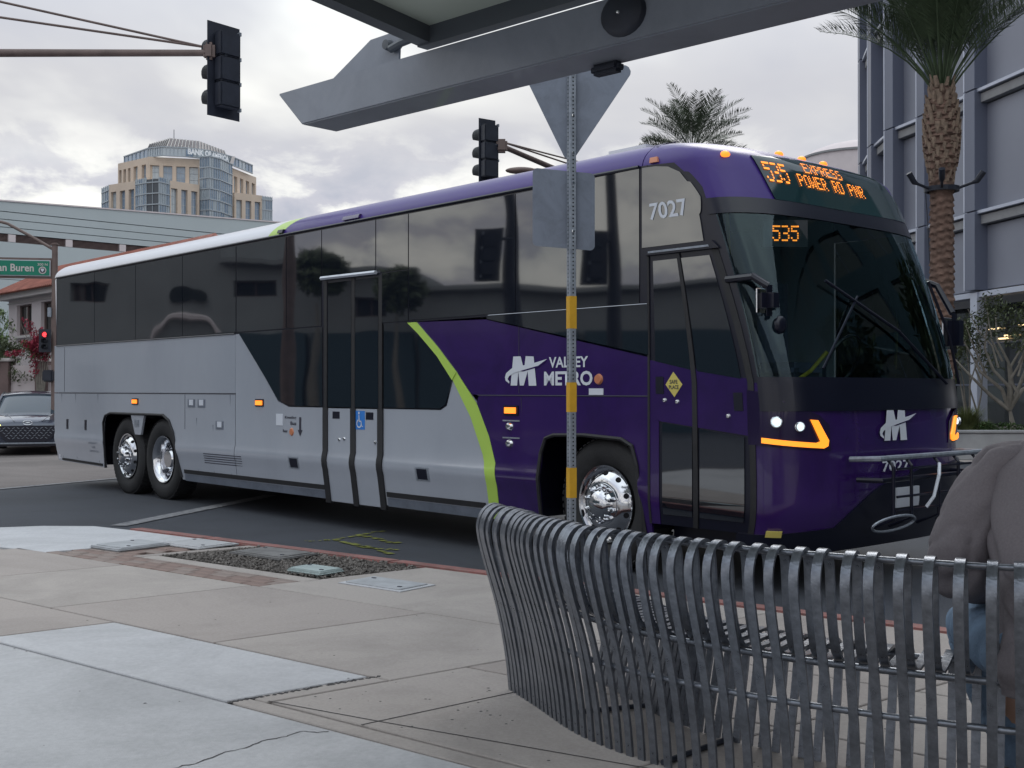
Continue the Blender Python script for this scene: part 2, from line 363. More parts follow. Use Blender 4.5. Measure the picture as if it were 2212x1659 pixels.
OUT = [ab(14, 2.78), ab(-5.2, 2.78), ab(-5.75, 2.68), ab(-6.1, 2.35), ab(-6.35, 1.7), ab(-6.6, 0.8), ab(-6.8, -1), ab(-6.9, -9), ab(14, -9)]
bm = bmesh.new(); prism(bm, OUT, SW - 0.02, 0.0)
pave = obj('pavement', bm, M['joint']); pave['kind'] = 'structure'
# red painted kerb, in cast lengths
ks = [14, 11, 8.2, 5.6, 3.0, 0.6, -1.9, -4.15, -5.25]
for i in range(len(ks) - 1):
    bm = bmesh.new(); g = 0.006
    prism(bm, [ab(ks[i] - g, 2.78), ab(ks[i + 1] + g, 2.78), ab(ks[i + 1] + g, 2.645), ab(ks[i] - g, 2.645)], SW + 0.006, 0.002)
    bevel(bm, 0.012, 2); obj('kerb', bm, M['red_curb'], pave)
def slab(pts, m, top=SW, gap=0.007, name='slab', thick=0.02):
    pts = [Vector(p) for p in pts]; c = sum(pts, Vector((0, 0))) / len(pts)
    n = len(pts); area = sum(pts[i].x * pts[(i + 1) % n].y - pts[(i + 1) % n].x * pts[i].y for i in range(n))
    if area < 0: pts = pts[::-1]
    ins = []
    for i in range(n):
        a, b, d = pts[i - 1], pts[i], pts[(i + 1) % n]
        e1 = (b - a).normalized(); e2 = (d - b).normalized()
        n1 = Vector((-e1.y, e1.x)); n2 = Vector((-e2.y, e2.x)); k = n1 + n2
        ins.append(b + k * (gap / max(0.2, 1 + n1.dot(n2))))
    bm = bmesh.new(); prism(bm, ins, thick, top - thick)
    es = [e for e in bm.edges if all(abs(v.co.z - top) < 1e-5 for v in e.verts)]
    bmesh.ops.bevel(bm, geom=es, offset=0.004, segments=1, affect='EDGES')
    return obj(name, bm, m, pave)
def rs(a0, a1, b0, b1, m, **k): return slab([ab(a0, b0), ab(a1, b0), ab(a1, b1), ab(a0, b1)], m, **k)
# tan slabs between the front walk joint and the brick strip
al = [-6.3, -4.5, -3.02, -1.55, 0.0, 1.26, 2.85, 4.4, 5.9, 7.4, 8.9, 10.4, 13.9]
for i in range(len(al) - 1):
    if i == 0: continue
    m = M['tan'] if i % 2 else M['tan2']
    rs(al[i], al[i + 1], 0.0, 1.31, m) if al[i] < 1.2 else (rs(al[i], al[i + 1], 0.42, 1.31, m), rs(al[i], al[i + 1], -0.59, 0.42, M['tan2']))
rs(-1.5, 1.26, 1.31, 2.64, M['tan2']); 
for i in range(5, len(al) - 1): rs(al[i], al[i + 1], 1.31, 2.64, M['tan' if i % 2 else 'tan2'])
# grey slabs nearer the camera
rs(-2.9, -0.87, -0.70, 0.0, M['tan']); rs(-5.9, -2.9, -0.70, 0.0, M['tan2']); rs(-0.87, 1.14, -0.70, 0.0, M['grey2'], gap=0.011)
rs(1.14, 1.255, -0.60, 0.0, M['tan2'], gap=0.004)
rs(1.14, 13.9, -0.70, -0.60, M['tan2'], gap=0.005)
rs(-6.4, 3.6, -3.9, -0.70, M['grey'], gap=0.012); rs(3.6, 13.9, -3.9, -0.70, M['tan2']); rs(-6.4, 3.6, -8.8, -3.9, M['grey']); rs(3.6, 13.9, -8.8, -3.9, M['tan'])
slab([ab(-4.5, 0.0), ab(-5.9, 0.0), ab(-6.5, 0.5), ab(-6.45, 1.0), ab(-4.5, 1.2)], M['tan'])
slab([ab(-4.12, 1.31), ab(-6.42, 1.02), ab(-6.28, 1.7), ab(-6.05, 2.30), ab(-5.72, 2.60), ab(-5.2, 2.635), ab(-4.15, 2.635)], M['white_conc'], gap=0.004)
# joint that runs diagonally, and the crack
def groove(pts, w, name='crack'):
    bm = bmesh.new()
    L_ = []; R_ = []
    for i, p in enumerate(pts):
        d = (Vector(pts[min(i + 1, len(pts) - 1)]) - Vector(pts[max(0, i - 1)])).normalized(); n = Vector((-d.y, d.x)) * w[i] / 2
        L_.append(bm.verts.new((p[0] + n.x, p[1] + n.y, SW + 0.0015))); R_.append(bm.verts.new((p[0] - n.x, p[1] - n.y, SW + 0.0015)))
    for i in range(len(pts) - 1): bm.faces.new((L_[i], R_[i], R_[i + 1], L_[i + 1]))
    for f in bm.faces:
        f.normal_update()
        if f.normal.z < 0: f.normal_flip()
    obj(name, bm, M['joint'], pave)
crk = [(-1.25, 3.9), (-1.168, 3.995), (-1.10, 4.05), (-1.024, 4.174), (-0.97, 4.22), (-0.92, 4.31), (-0.85, 4.364), (-0.80, 4.43), (-0.74, 4.41), (-0.69, 4.43)]
cp = []
for i in range(len(crk) - 1):
    for k in range(4):
        t = k / 4; cp.append((crk[i][0] + (crk[i + 1][0] - crk[i][0]) * t + random.uniform(-.006, .006), crk[i][1] + (crk[i + 1][1] - crk[i][1]) * t + random.uniform(-.006, .006)))
groove(cp, [random.uniform(0.003, 0.008) for _ in cp])
g0 = [(-1.016, 4.858), (-0.516, 4.559), (0.005, 4.261), (0.6, 3.92)]
groove(g0, [0.007] * 4, 'tooled_joint')
groove([ab(1.8, -0.59), ab(1.77, 0.42)], [0.008] * 2, 'tooled_joint')
# patched mortar along the open joint
bm = bmesh.new()
for k in range(26):
    t = k / 26; p = ab(1.14 + 0.02, -0.70 + 0.75 * t); r = random.uniform(0.008, 0.016)
    box(bm, (p.x + random.uniform(-.01, .01), p.y, SW - 0.002), (r * 2.2, r * 1.6, 0.006), Matrix.Rotation(random.random() * 3, 3, 'Z'))
tag(obj('joint_filler', bm, M['joint'], pave), kind='stuff')
# spots of gum and pits
bm = bmesh.new()
for k in range(170):
    a, b = (random.uniform(1.3, 4.0), random.uniform(-0.58, 1.2)) if k < 110 else (random.uniform(-3, 3), random.uniform(-2.2, 1.3))
    p = ab(a, b); r = random.uniform(0.0025, 0.007)
    vs = [bm.verts.new((p.x + r * math.cos(q * PI / 3) * random.uniform(.6, 1.3), p.y + r * math.sin(q * PI / 3), SW + 0.0012)) for q in range(6)]
    bm.faces.new(vs)
tag(obj('gum_spots', bm, M['speck'], pave), kind='stuff')
# brick strip: every brick its own piece
def brick_me(m):
    bm = bx((0, 0, 0), (0.196, 0.094, 0.03), None, 0.004, 1); me = bpy.data.meshes.new('brick'); bm.to_mesh(me); bm.free(); me.materials.append(m); return me
bms = [brick_me(M['brick']), brick_me(M['brick2'])]
angA = math.atan2(CA.y, CA.x)
def put_brick(a, b):
    p = ab(a, b)
    o = link('brick', random.choice(bms), pave, (p.x, p.y, SW - 0.015 + random.uniform(-.003, .002)))
    o.rotation_euler = (0, 0, angA + random.uniform(-.012, .012))
for r in range(3):
    k = 0; a = -4.05 + (0.1 if r % 2 else 0)
    while a < -1.50: put_brick(a, 1.37 + r * 0.102); a += 0.204
for r in range(8):
    a = -4.0 + (0.1 if r % 2 else 0)
    while a < -3.5: put_brick(a, 1.68 + r * 0.102); a += 0.204
rs(-3.35, -1.47, 1.63, 1.77, M['tan2'], gap=0.004); rs(-3.47, -3.36, 1.63, 2.62, M['tan'], gap=0.004)
sheet('gravel_bed', [ab(-3.35, 1.77), ab(-1.49, 1.77), ab(-1.49, 2.64), ab(-3.35, 2.64)], SW - 0.012, M['soil'], pave, None)
bm = bmesh.new()
for k in range(2600):
    a = random.uniform(-3.33, -1.51); b = random.uniform(1.79, 2.63); p = ab(a, b); r = random.uniform(0.008, 0.022)
    t = bmesh.ops.create_icosphere(bm, subdivisions=1, radius=1.0) if False else None
    z = SW - 0.010 + random.uniform(0, 0.016)
    q = Matrix.Rotation(random.random() * 6, 3, Vector((random.random(), random.random(), random.random() + .1)).normalized())
    vs = [bm.verts.new(Vector((p.x, p.y, z)) + q @ Vector(c)) for c in [(r, 0, 0), (0, r * .7, 0), (-r, 0, 0), (0, -r * .7, 0), (0, 0, r * .6), (0, 0, -r * .6)]]
    for i in range(4):
        bm.faces.new((vs[i], vs[(i + 1) % 4], vs[4])); bm.faces.new((vs[(i + 1) % 4], vs[i], vs[5]))
tag(obj('gravel', bm, M['gravel'], pave), kind='stuff')
def lid(label, a, b, w, d, m, h=0.02, ang=0.0, rim=None, cat='utility cover'):
    p = ab(a, b); t = thing('utility_cover', label, cat, (p.x, p.y, SW), angA + ang)
    bm = bx((0, 0, h / 2), (w, d, h), None, min(0.02, h * .45), 2); obj('lid_frame', bm, rim or m, t)
    bm = bx((0, 0, h + 0.003), (w * .86, d * .80, 0.010), None, 0.003, 1); obj('lid', bm, m, t)
    for s in (-1, 1): obj('lid_bolt', bx((s * w * .33, -d * .22 * s, h + 0.010), (0.03, 0.018, 0.004)), M['decal_dark'], t)
    return t
lid('old grey utility cover lying in the gravel bed near the kerb', -2.80, 2.36, 0.62, 0.40, M['lid_dark'], 0.022)
lid('pale green plastic utility box lid at the edge of the gravel bed', -1.78, 1.95, 0.36, 0.24, M['lid_green'], 0.03)
lid('grey oval-cornered utility cover with pale rim set in the tan pavement slab', -1.02, 1.90, 0.58, 0.34, M['lid'], 0.006, 0.0, M['white_conc'])
lid('pale utility box lid among the paving bricks beside the white ramp', -3.98, 1.92, 0.42, 0.50, M['lid'], 0.025)
lid('low concrete utility cover between the bricks and the red kerb', -3.78, 2.38, 0.55, 0.42, M['grey'], 0.012)
# ------------------------------------------------------------------ the coach
# local frame: x forward (0 = front axle), y across (0 = kerb side), z up
W = 2.59; XB = -11.73; XC = 1.6; SL = 3.2
def rake(z):
    r = 0.0
    if z > 1.35: r += 0.50 * (max(0, min(1.2, (z - 1.35) / 1.5))) ** 1.3
    if z < 0.62: r += 0.10 * ((0.62 - z) / 0.35) ** 1.5
    if z > 3.12:
        t = min(0.97, (z - 3.12) / 0.36); r += 1.25 * (1 - math.sqrt(1 - t * t))
    return r
def inset(z):
    i = 0.0
    if z > 3.17:
        t = min(0.98, (z - 3.17) / 0.30); i += 0.50 * (1 - math.sqrt(1 - t * t))
    if z < 0.60: i += 0.035 * min(1.3, (0.60 - z) / 0.25)
    elif z < 0.80: i -= 0.018 * math.sin((z - 0.60) / 0.20 * PI)
    return i
def skin(s, z, h=0.0):
    p = skin0(s, z, h)
    if p.z > 3.17: p.z = 3.17 + (p.z - 3.17) * 0.88
    return p
def skin0(s, z, h=0.0):
    """s runs along the kerb side (x), round the nose (XC..XC+SL) and back along the far side"""
    ins = (inset(z) if s < 0.5 or z > 1 else inset(max(z, 0.8) if z > 0.6 else z)) - h; rk = rake(z); xs = XC - 0.13 - rk
    dep = 0.40 + 0.06 * min(1, max(0, (z - 1.4) / 1.3))
    if s <= XC:
        x = s if s < 0.5 else 0.5 + (s - 0.5) * (xs - 0.5) / (XC - 0.5)
        return Vector((x, ins, z))
    if s >= XC + SL:
        q = XC + SL + XC - s
        x = q if q < 0.5 else 0.5 + (q - 0.5) * (xs - 0.5) / (XC - 0.5)
        return Vector((x, W - ins, z))
    ph = (s - XC) / SL * PI
    cx, sx = math.cos(ph), math.sin(ph)
    e = 0.62
    px = xs + (dep + h) * (abs(sx) ** e)
    py = W / 2 - (W / 2 - ins) * math.copysign(abs(cx) ** e, cx)
    return Vector((px, py, z))
def SY(y):
    c = 1 - 2 * y / W
    return XC + SL / PI * math.acos(math.copysign(abs(c) ** (1 / 0.62), c))
def panel(name, poly, m, h, parent, h0=None, ds=0.11, dz=0.09, extra=None, label=None, smooth=40):
    bm = bmesh.new() if extra is None else extra
    if poly:
        vv = [bm.verts.new((p[0], p[1], 0)) for p in poly]
        for t in tessellate_polygon([[Vector((p[0], p[1], 0)) for p in poly]]):
            a, b, c = (vv[i] for i in t)
            if abs((b.co - a.co).cross(c.co - a.co).z) > 1e-7:
                try: bm.faces.new((a, b, c))
                except ValueError: pass
        for f in bm.faces:
            f.normal_update()
            if f.normal.z < 0: f.normal_flip()
    s0 = min(v.co.x for v in bm.verts); s1 = max(v.co.x for v in bm.verts); z0 = min(v.co.y for v in bm.verts); z1 = max(v.co.y for v in bm.verts)
    def cut(ax, val):
        co = (val, 0, 0) if ax == 0 else (0, val, 0); no = (1, 0, 0) if ax == 0 else (0, 1, 0)
        bmesh.ops.bisect_plane(bm, geom=bm.verts[:] + bm.edges[:] + bm.faces[:], plane_co=co, plane_no=no, dist=1e-6)
    if s1 > 0.5:
        cs = [0.5] if s0 < 0.5 else []
        x = XC
        cs.append(XC); k = 1
        fr = [0.003, 0.008, 0.015, 0.03, 0.05, 0.08, 0.12, 0.16, 0.28, 0.42, 0.6, 0.8, 1.0, 1.2, 1.4, 1.6]
        cs += [XC + f for f in fr] + [XC + SL - f for f in fr[:-1]] + [XC + SL, XC + SL + 1.1]
        for c in cs:
            if s0 < c < s1: cut(0, c)
    zc = [0.35, 0.45, 0.52, 0.60, 0.65, 0.70, 0.75, 0.80]
    if s1 > 0.5: zc += [1.5, 1.7, 1.9, 2.1, 2.3, 2.5, 2.7, 2.9]
    zc += [3.05, 3.1, 3.17, 3.2, 3.24, 3.28, 3.32, 3.36, 3.39, 3.42, 3.44, 3.455]
    for c in zc:
        if z0 < c < z1: cut(1, c)
    base = list(bm.verts); src = {v: (v.co.x, v.co.y) for v in base}
    h0 = h - 0.02 if h0 is None else h0
    if h0 is not False:
        ret = bmesh.ops.extrude_face_region(bm, geom=bm.faces[:])
        new = [g for g in ret['geom'] if isinstance(g, bmesh.types.BMVert)]
        for v in new: v.co = skin(v.co.x, v.co.y, h)
        for v in base: v.co = skin(*src[v], h0)
        bmesh.ops.recalc_face_normals(bm, faces=bm.faces)
    else:
        for v in base: v.co = skin(*src[v], h)
        bmesh.ops.recalc_face_normals(bm, faces=bm.faces)
        cen = Vector((-5, W / 2, 1.8))
        for f in bm.faces[:1]:
            pass
        if bm.faces and sum((f.calc_center_median() - cen).dot(f.normal) for f in bm.faces) < 0:
            for f in bm.faces: f.normal_flip()
    o = obj(name, bm, m, parent, smooth)
    if label: o['label'] = label
    return o
def arc(cx, cz, rx, rz, a0, a1, n=6):
    return [(cx + rx * math.cos(math.radians(a0 + (a1 - a0) * i / n)), cz + rz * math.sin(math.radians(a0 + (a1 - a0) * i / n))) for i in range(n + 1)]
BD = Vector((0.6675, -0.744, 0)); 
bus = thing('coach_bus', 'long purple and silver commuter coach with dark windows turning past the kerb', 'bus', (0.715, 9.355, 0), math.atan2(-0.744, 0.6675))
SO = [(-2.44, 2.1), (-2.12, 1.86), (-1.83, 1.61), (-1.55, 1.33), (-1.38, 1.04), (-1.29, 0.80), (-1.27, 0.60), (-1.27, 0.30)]   # outer edge of the lime stripe
SI = [(-2.58, 2.1), (-2.41, 1.99), (-2.12, 1.77), (-1.89, 1.54), (-1.63, 1.2), (-1.46, 0.87), (-1.41, 0.68), (-1.40, 0.30)]
rear_arch = [(-7.44, 0.30), (-7.52, 0.60), (-7.62, 0.90), (-7.74, 1.05), (-7.92, 1.12), (-9.60, 1.12), (-9.78, 1.08), (-9.85, 0.98), (-9.85, 0.33)]
# silver side in three pressings with seams between them
panel('side_panel', [(XB + 0.10, 0.36)] + [(-9.85, 0.33)] + rear_arch[::-1][1:] + [(-6.0, 0.30), (-6.0, 1.395), (XB, 1.395), (XB, 0.9)], M['silver'], 0, bus)
panel('side_panel', [(XB, 1.41), (-5.99, 1.41), (-5.99, 2.13), (XB, 2.13)], M['silver'], 0.0, bus)
lowA = [(-5.98, 0.30), (-4.03, 0.30), (-4.03, 1.26), (-4.78, 1.26), (-5.01, 1.32), (-5.28, 1.57), (-5.92, 2.13), (-5.98, 2.13)]
panel('side_panel', lowA, M['silver'], 0.002, bus)
panel('side_panel', [(-2.99, 0.30), (-1.30, 0.30)] + [p for p in SO[::-1] if p[1] < 1.6 and p[1] > 0.5] + [(-1.86, 1.62), (-1.98, 1.30), (-2.07, 1.26), (-2.99, 1.26)], M['silver'], 0.0, bus)
# purple front body
fa = [(-0.73, 0.30), (-0.72, 0.70), (-0.70, 0.91), (-0.64, 1.04), (-0.54, 1.07), (-0.19, 1.08), (0.23, 1.06), (0.34, 1.01), (0.39, 0.86), (0.45, 0.30)]
pur = [(-1.27, 0.30)] + fa + [(0.52, 0.30), (0.52, 1.395), (-1.52, 1.395)] + [p for p in SO if p[1] < 1.35]
panel('side_panel', pur, M['purple'], 0.0, bus)
panel('side_panel', [(-1.54, 1.405), (0.52, 1.405), (0.52, 1.70), (-1.42, 2.08), (-2.44, 2.1), (-2.12, 1.86), (-1.83, 1.61), (-1.62, 1.41)], M['purple'], 0.0, bus)
panel('lime_stripe', SI + SO[::-1], M['lime'], 0.005, bus, 0.0, label='lime green swoosh stripe')
# front mask: lower body, kerb-side door column and upper brow wrap round the nose
s_end = XC + SL + 1.1
DR0, DR1 = 0.53, 1.60
YP = lambda pts: [(SY(y), z) for y, z in pts]
panel('front_body', [(1.63, 0.42), (XC + SL + 0.2, 0.42), (s_end, 0.32), (s_end, 1.50), (1.63, 1.50)], M['purple'], 0.0, bus, dz=0.1)
panel('front_bumper', [(1.50, 0.28)] + YP([(0.0, 0.28), (2.58, 0.28), (2.58, 0.90), (1.6, 0.84), (1.05, 0.74), (0.5, 0.46), (0.0, 0.42)]) + [(1.50, 0.42)], M['black'], 0.02, bus, -0.02)
panel('front_roof_cap', [(0.45, 3.18), (1.2, 3.17), (1.50, 3.13), (1.62, 3.04), (1.68, 2.92), (1.68, 2.79), (XC + SL - .05, 2.80), (s_end, 2.80), (s_end, 3.46), (0.45, 3.46)], M['purple_skylit'], 0.0, bus)
panel('front_pillar', [(1.64, 2.48), (1.68, 2.80), (XC + 0.17, 2.80), (XC + 0.11, 1.50), (1.63, 1.50)], M['black'], 0.001, bus)
panel('front_pillar', [(XC + SL - 0.12, 2.80), (XC + SL + 0.3, 2.80), (XC + SL + 0.1, 1.50), (XC + SL - 0.10, 1.50)], M['black'], 0.001, bus)
panel('windscreen', [(XC + 0.15, 2.80), (XC + SL - 0.11, 2.80), (XC + SL - 0.09, 1.50), (XC + 0.09, 1.50)], M['windscreen'], 0.004, bus, False)
YP = lambda pts: [(SY(y), z) for y, z in pts]
for s0_, s1_ in ((XC + 0.06, XC + SL - 0.03),):
    panel('windscreen_trim', [(s0_, 2.74), (s1_, 2.74), (s1_, 2.86), (s0_, 2.86)], M['black'], 0.012, bus, -0.01)
    panel('cowl_panel', [(s0_ + .02, 1.30), (s1_, 1.30), (s1_, 1.54), (s0_ + .02, 1.54)], M['black'], 0.010, bus, -0.01)
panel('driver_window', [(XC + SL + 0.10, 1.50), (s_end, 1.50), (s_end, 2.80), (XC + SL + 0.28, 2.80)], M['window'], 0.002, bus, False)
# destination sign glass, and its dot lettering
YP = lambda pts: [(SY(y), z) for y, z in pts]
sgn = panel('destination_sign', YP([(0.42, 2.86), (1.2, 2.855), (2.46, 2.88), (2.05, 3.26), (1.2, 3.27), (0.36, 3.21)]), mat('sign_glass', (0.012, 0.035, 0.04), 0.06, ior=1.6), 0.014, bus, -0.01)
FONT = {'5': ['11111', '10000', '11110', '00001', '00001', '10001', '01110'], '3': ['11110', '00001', '00001', '01110', '00001', '00001', '11110'],
        'E': ['11111', '10000', '10000', '11110', '10000', '10000', '11111'], 'X': ['10001', '10001', '01010', '00100', '01010', '10001', '10001'],
        'P': ['11110', '10001', '10001', '11110', '10000', '10000', '10000'], 'R': ['11110', '10001', '10001', '11110', '10100', '10010', '10001'],
        'S': ['01111', '10000', '10000', '01110', '00001', '00001', '11110'], 'O': ['01110', '10001', '10001', '10001', '10001', '10001', '01110'],
        'W': ['10001', '10001', '10001', '10101', '10101', '11011', '10001'], 'D': ['11110', '10001', '10001', '10001', '10001', '10001', '11110'],
        'N': ['10001', '11001', '10101', '10101', '10011', '10001', '10001'], ' ': ['00000'] * 7}
def led(text, s0, s1, z0, z1, h, parent, name='led_text', fn=None, cw=6):
    fn = fn or (lambda s, z: skin(s, z, h))
    nc = len(text) * cw - (cw - 5); bm = bmesh.new(); ds = (s1 - s0) / nc; dz = (z1 - z0) / 7
    for i, ch in enumerate(text):
        for r, row in enumerate(FONT[ch]):
            for c, b in enumerate(row):
                if b == '1':
                    cs = s0 + (i * cw + c + .5) * ds; cz = z1 - (r + .5) * dz
                    a = .46
                    bm.faces.new([bm.verts.new(fn(cs + ds * x * a, cz + dz * y * .33)) for x, y in ((-1, -1), (1, -1), (1, 1), (-1, 1))])
    return tag(obj(name, bm, M['led'], parent), kind='stuff')
LH = 0.021
# ranges tuned on the curved glass
fy = lambda y, z: skin(SY(y), z, LH)
led('535', 0.42, 0.66, 3.00, 3.165, LH, sgn, fn=fy)
led('EXPRESS', 0.90, 1.42, 3.125, 3.215, LH, sgn, fn=fy)
led('POWER RD PNR', 0.77, 1.66, 3.00, 3.105, LH, sgn, fn=fy)
# shell behind: roof, far side, back
def simple(name, poly, m, h=0.0, **k): return panel(name, poly, m, h, bus, **k)
simple('roof_shoulder', [(XB, 3.19), (-5.25, 3.19), (-5.05, 3.455), (XB, 3.455)], M['roof_white'])
simple('roof_shoulder', [(-4.95, 3.19), (0.44, 3.19), (0.44, 3.455), (-4.75, 3.455)], M['purple_skylit'])
simple('lime_stripe', [(-5.25, 3.19), (-4.95, 3.19), (-4.75, 3.455), (-5.05, 3.455)], M['lime'], 0.001)
fs0, fs1 = XC + SL + 1.1, XC + SL + XC - XB
simple('far_side_panel', [(fs0, 0.32), (fs1, 0.32), (fs1, 3.455), (fs0, 3.455)], M['silver'])
bm = bmesh.new()
ring = [skin(s, 3.45) for s in [XB, -5, 0.5, 0.9, 1.3, XC] + [XC + SL * k / 20 for k in range(1, 20)] + [XC + SL, XC + SL + .5, XC + SL + 1.1, fs1]]
bm.faces.new([bm.verts.new(p) for p in ring]); bmesh.ops.triangulate(bm, faces=bm.faces)
bmesh.ops.recalc_face_normals(bm, faces=bm.faces)
bmesh.ops.bisect_plane(bm, geom=bm.verts[:] + bm.edges[:] + bm.faces[:], plane_co=(0.1, 0, 0), plane_no=(1, 0, 0), clear_outer=True)
obj('roof', bm, M['roof_white'], bus)
bm = bmesh.new(); bm.faces.new([bm.verts.new(p) for p in ring]); bmesh.ops.triangulate(bm, faces=bm.faces); bmesh.ops.recalc_face_normals(bm, faces=bm.faces)
bmesh.ops.bisect_plane(bm, geom=bm.verts[:] + bm.edges[:] + bm.faces[:], plane_co=(0.1, 0, 0), plane_no=(1, 0, 0), clear_inner=True)
obj('front_roof', bm, M['purple_skylit'], bus)
for x in (-9.5, -3.2): obj('roof_hatch', bx((x, W / 2, 3.49), (0.8, 0.7, 0.07), None, 0.03), M['roof_white'], bus)
obj('roof_hatch', bx((-0.25, 0.95, 3.475), (0.5, 0.8, 0.09), None, 0.035), M['roof_white'], bus)
bm = bmesh.new()
prism(bm, [(0.02, 0.36), (W - 0.02, 0.36), (W - .02, 3.19), (W - .14, 3.36), (W - .42, 3.44), (0.42, 3.44), (0.14, 3.36), (0.02, 3.19)], 0.10)
bmesh.ops.transform(bm, matrix=Matrix(((0, 0, 1, XB - 0.06), (1, 0, 0, 0), (0, 1, 0, 0), (0, 0, 0, 1))), verts=bm.verts)
bevel(bm, 0.03, 2)
for v in bm.verts:
    if v.co.z < 1.0: v.co.x += (1.0 - v.co.z) * 0.30
obj('rear_panel', bm, M['roof_white'], bus, 40)
# underbody and dark cores
bm = bmesh.new()
box(bm, (-5.0, W / 2, 0.42), (4.7, W - 0.5, 0.22)); box(bm, (-10.7, W / 2, 0.5), (1.5, W - 0.5, 0.25)); box(bm, (1.0, W / 2, 0.40), (0.9, W - 0.5, 0.2))
box(bm, (-4.2, W / 2, 1.28), (15.0 - 3.8, W - 0.12, 0.05)); box(bm, (-8.65, W / 2, 1.20), (2.4, 0.9, 1.3))
box(bm, (-0.14, W / 2, 0.72), (1.2, 0.9, 0.8))
box(bm, (-10.2, 0.35, 0.75), (0.04, 0.6, 0.8)); box(bm, (-7.1, 0.35, 0.75), (0.04, 0.6, 0.8)); box(bm, (-0.85, 0.4, 0.75), (0.04, 0.7, 0.8)); box(bm, (0.50, 0.4, 0.72), (0.04, 0.7, 0.7))
box(bm, (-8.65, 0.4, 1.17), (2.6, 0.7, 0.03)); box(bm, (-0.14, 0.4, 1.15), (1.3, 0.7, 0.03))
obj('underbody', bm, M['black'], bus)
# black belt behind the windows; every pane is its own piece of glass
def pane(name, poly, **k): return panel(name, poly, M['window'], 0.010, bus, 0.0, **k)
simple('window_belt', [(XB + 0.08, 2.12), (0.50, 2.10), (0.50, 3.19), (XB + 0.08, 3.19)], M['black'], 0.003)
simple('window_belt', [(-5.90, 2.12), (-5.28, 1.585), (-5.01, 1.33), (-4.78, 1.27), (-4.04, 1.27), (-4.04, 2.12)], M['black'], 0.001)
simple('window_belt', [(-2.98, 1.27), (-2.07, 1.27), (-1.98, 1.31), (-1.86, 1.62), (-2.58, 2.1), (-2.98, 2.12)], M['black'], 0.001)
zt, zb = 3.155, 2.135
seg = [-11.60, -10.15, -8.75, -7.35, -5.96]
for i in range(4): pane('window_pane', [(seg[i], zb), (seg[i + 1] - 0.012, zb), (seg[i + 1] - 0.012, zt), (seg[i], zt)])
pane('window_pane', [(-5.95, zb), (-4.83, zb), (-4.83, zt), (-5.95, zt)])
pane('window_pane', [(-4.815, 2.135), (-4.11, 2.135), (-4.11, zt), (-4.815, zt)])
pane('window_pane', [(-5.90, 2.12), (-5.28, 1.59), (-5.01, 1.34), (-4.78, 1.275), (-4.09, 1.275), (-4.09, 2.12)])
pane('window_pane', [(-4.095, 2.66), (-3.115, 2.66), (-3.115, zt), (-4.095, zt)])
pane('window_pane', [(-3.10, 2.62), (-2.57, 2.62), (-2.57, zt), (-3.10, zt)]); pane('window_pane', [(-3.0, 2.12), (-2.57, 2.12), (-2.57, 2.61), (-3.0, 2.61)])
pane('window_pane', [(-2.555, 2.125), (-1.02, 2.125), (-1.02, zt), (-2.555, zt)])
pane('window_pane', [(-1.01, 2.125), (0.42, 2.12), (0.42, 3.17), (-1.01, zt)])
pane('window_pane', [(-2.97, 1.275), (-2.07, 1.275), (-1.985, 1.32), (-1.86, 1.61), (-2.60, 2.105), (-2.97, 2.11)])
pane('window_pane', [(-1.40, 2.085), (0.515, 1.72), (0.515, 2.11), (-1.40, 2.11)])
simple('window_belt', [(0.45, 2.50), (1.66, 2.50), (1.70, 2.95), (1.62, 3.08), (1.4, 3.17), (0.45, 3.19)], M['black'], 0.0005)
pane('window_pane', [(0.45, 2.55), (1.52, 2.55), (1.60, 2.75), (1.645, 2.88), (1.61, 3.0), (1.49, 3.09), (1.2, 3.145), (0.8, 3.165), (0.45, 3.17)])
# lime part that crosses the dark glass
panel('lime_stripe', SI[:4] + SO[:3][::-1], M['lime'], 0.013, bus, 0.005)
# doors
def door(x0, x1, z0, z1, name='entrance_door'):
    t = bpy.data.objects.new(name, None); C.objects.link(t); t.parent = bus; return t
md = door(-4.02, -3.0, 0.27, 2.62, 'lift_door')
for x0, x1 in ((-3.985, -3.55), (-3.475, -3.07)):
    panel('door_leaf', [(x0, 0.27), (x1, 0.27), (x1, 1.255), (x0, 1.255)], M['silver'], 0.004, md, -0.02)
    panel('door_glass', [(x0, 1.27), (x1, 1.27), (x1, 2.58), (x0, 2.58)], M['window'], 0.008, md, -0.01)
    for q in (1.30, 2.52): pass
for x in (-4.03, -3.51, -3.03):
    panel('door_seal', [(x - 0.045, 0.25), (x + 0.045, 0.25), (x + 0.045, 1.26), (x - 0.045, 1.26)], M['rubber'], 0.016, md, -0.01)
    panel('door_seal', [(x - 0.03, 1.26), (x + 0.03, 1.26), (x + 0.03, 2.60), (x - 0.03, 2.60)], M['rubber'], 0.011, md, -0.01)
bm = bmesh.new(); tube(bm, [skin(-4.08, 2.635, 0.03), skin(-3.08, 2.625, 0.03)], 0.022, 6); obj('door_header', bm, M['silver'], md)
for x, z in ((-3.77, 0.93), (-3.68, 0.94), (-3.12, 0.92)):
    bm = bmesh.new(); lathe(bm, [(0, -0.014), (0.016, -0.010), (0.02, 0)], 12, (0, 0, 0), 'Y'); o = obj('door_lock', bm, M['chrome'], md, 40); o.location = skin(x, z, 0.004)
fd = door(0, 0, 0, 0)
door_glass = M['window']
panel('door_frame', [(DR0, 0.42), (DR1, 0.42), (DR1, 1.12), (DR0, 1.22)], M['black'], -0.002, fd)
panel('door_frame', [(DR0, 1.64), (DR1, 1.52), (DR1, 2.50), (DR0, 2.50)], M['black'], -0.002, fd)
panel('door_leaf', [(DR0, 1.22), (DR1, 1.12), (DR1, 1.53), (DR0, 1.68)], M['purple'], 0.003, fd)
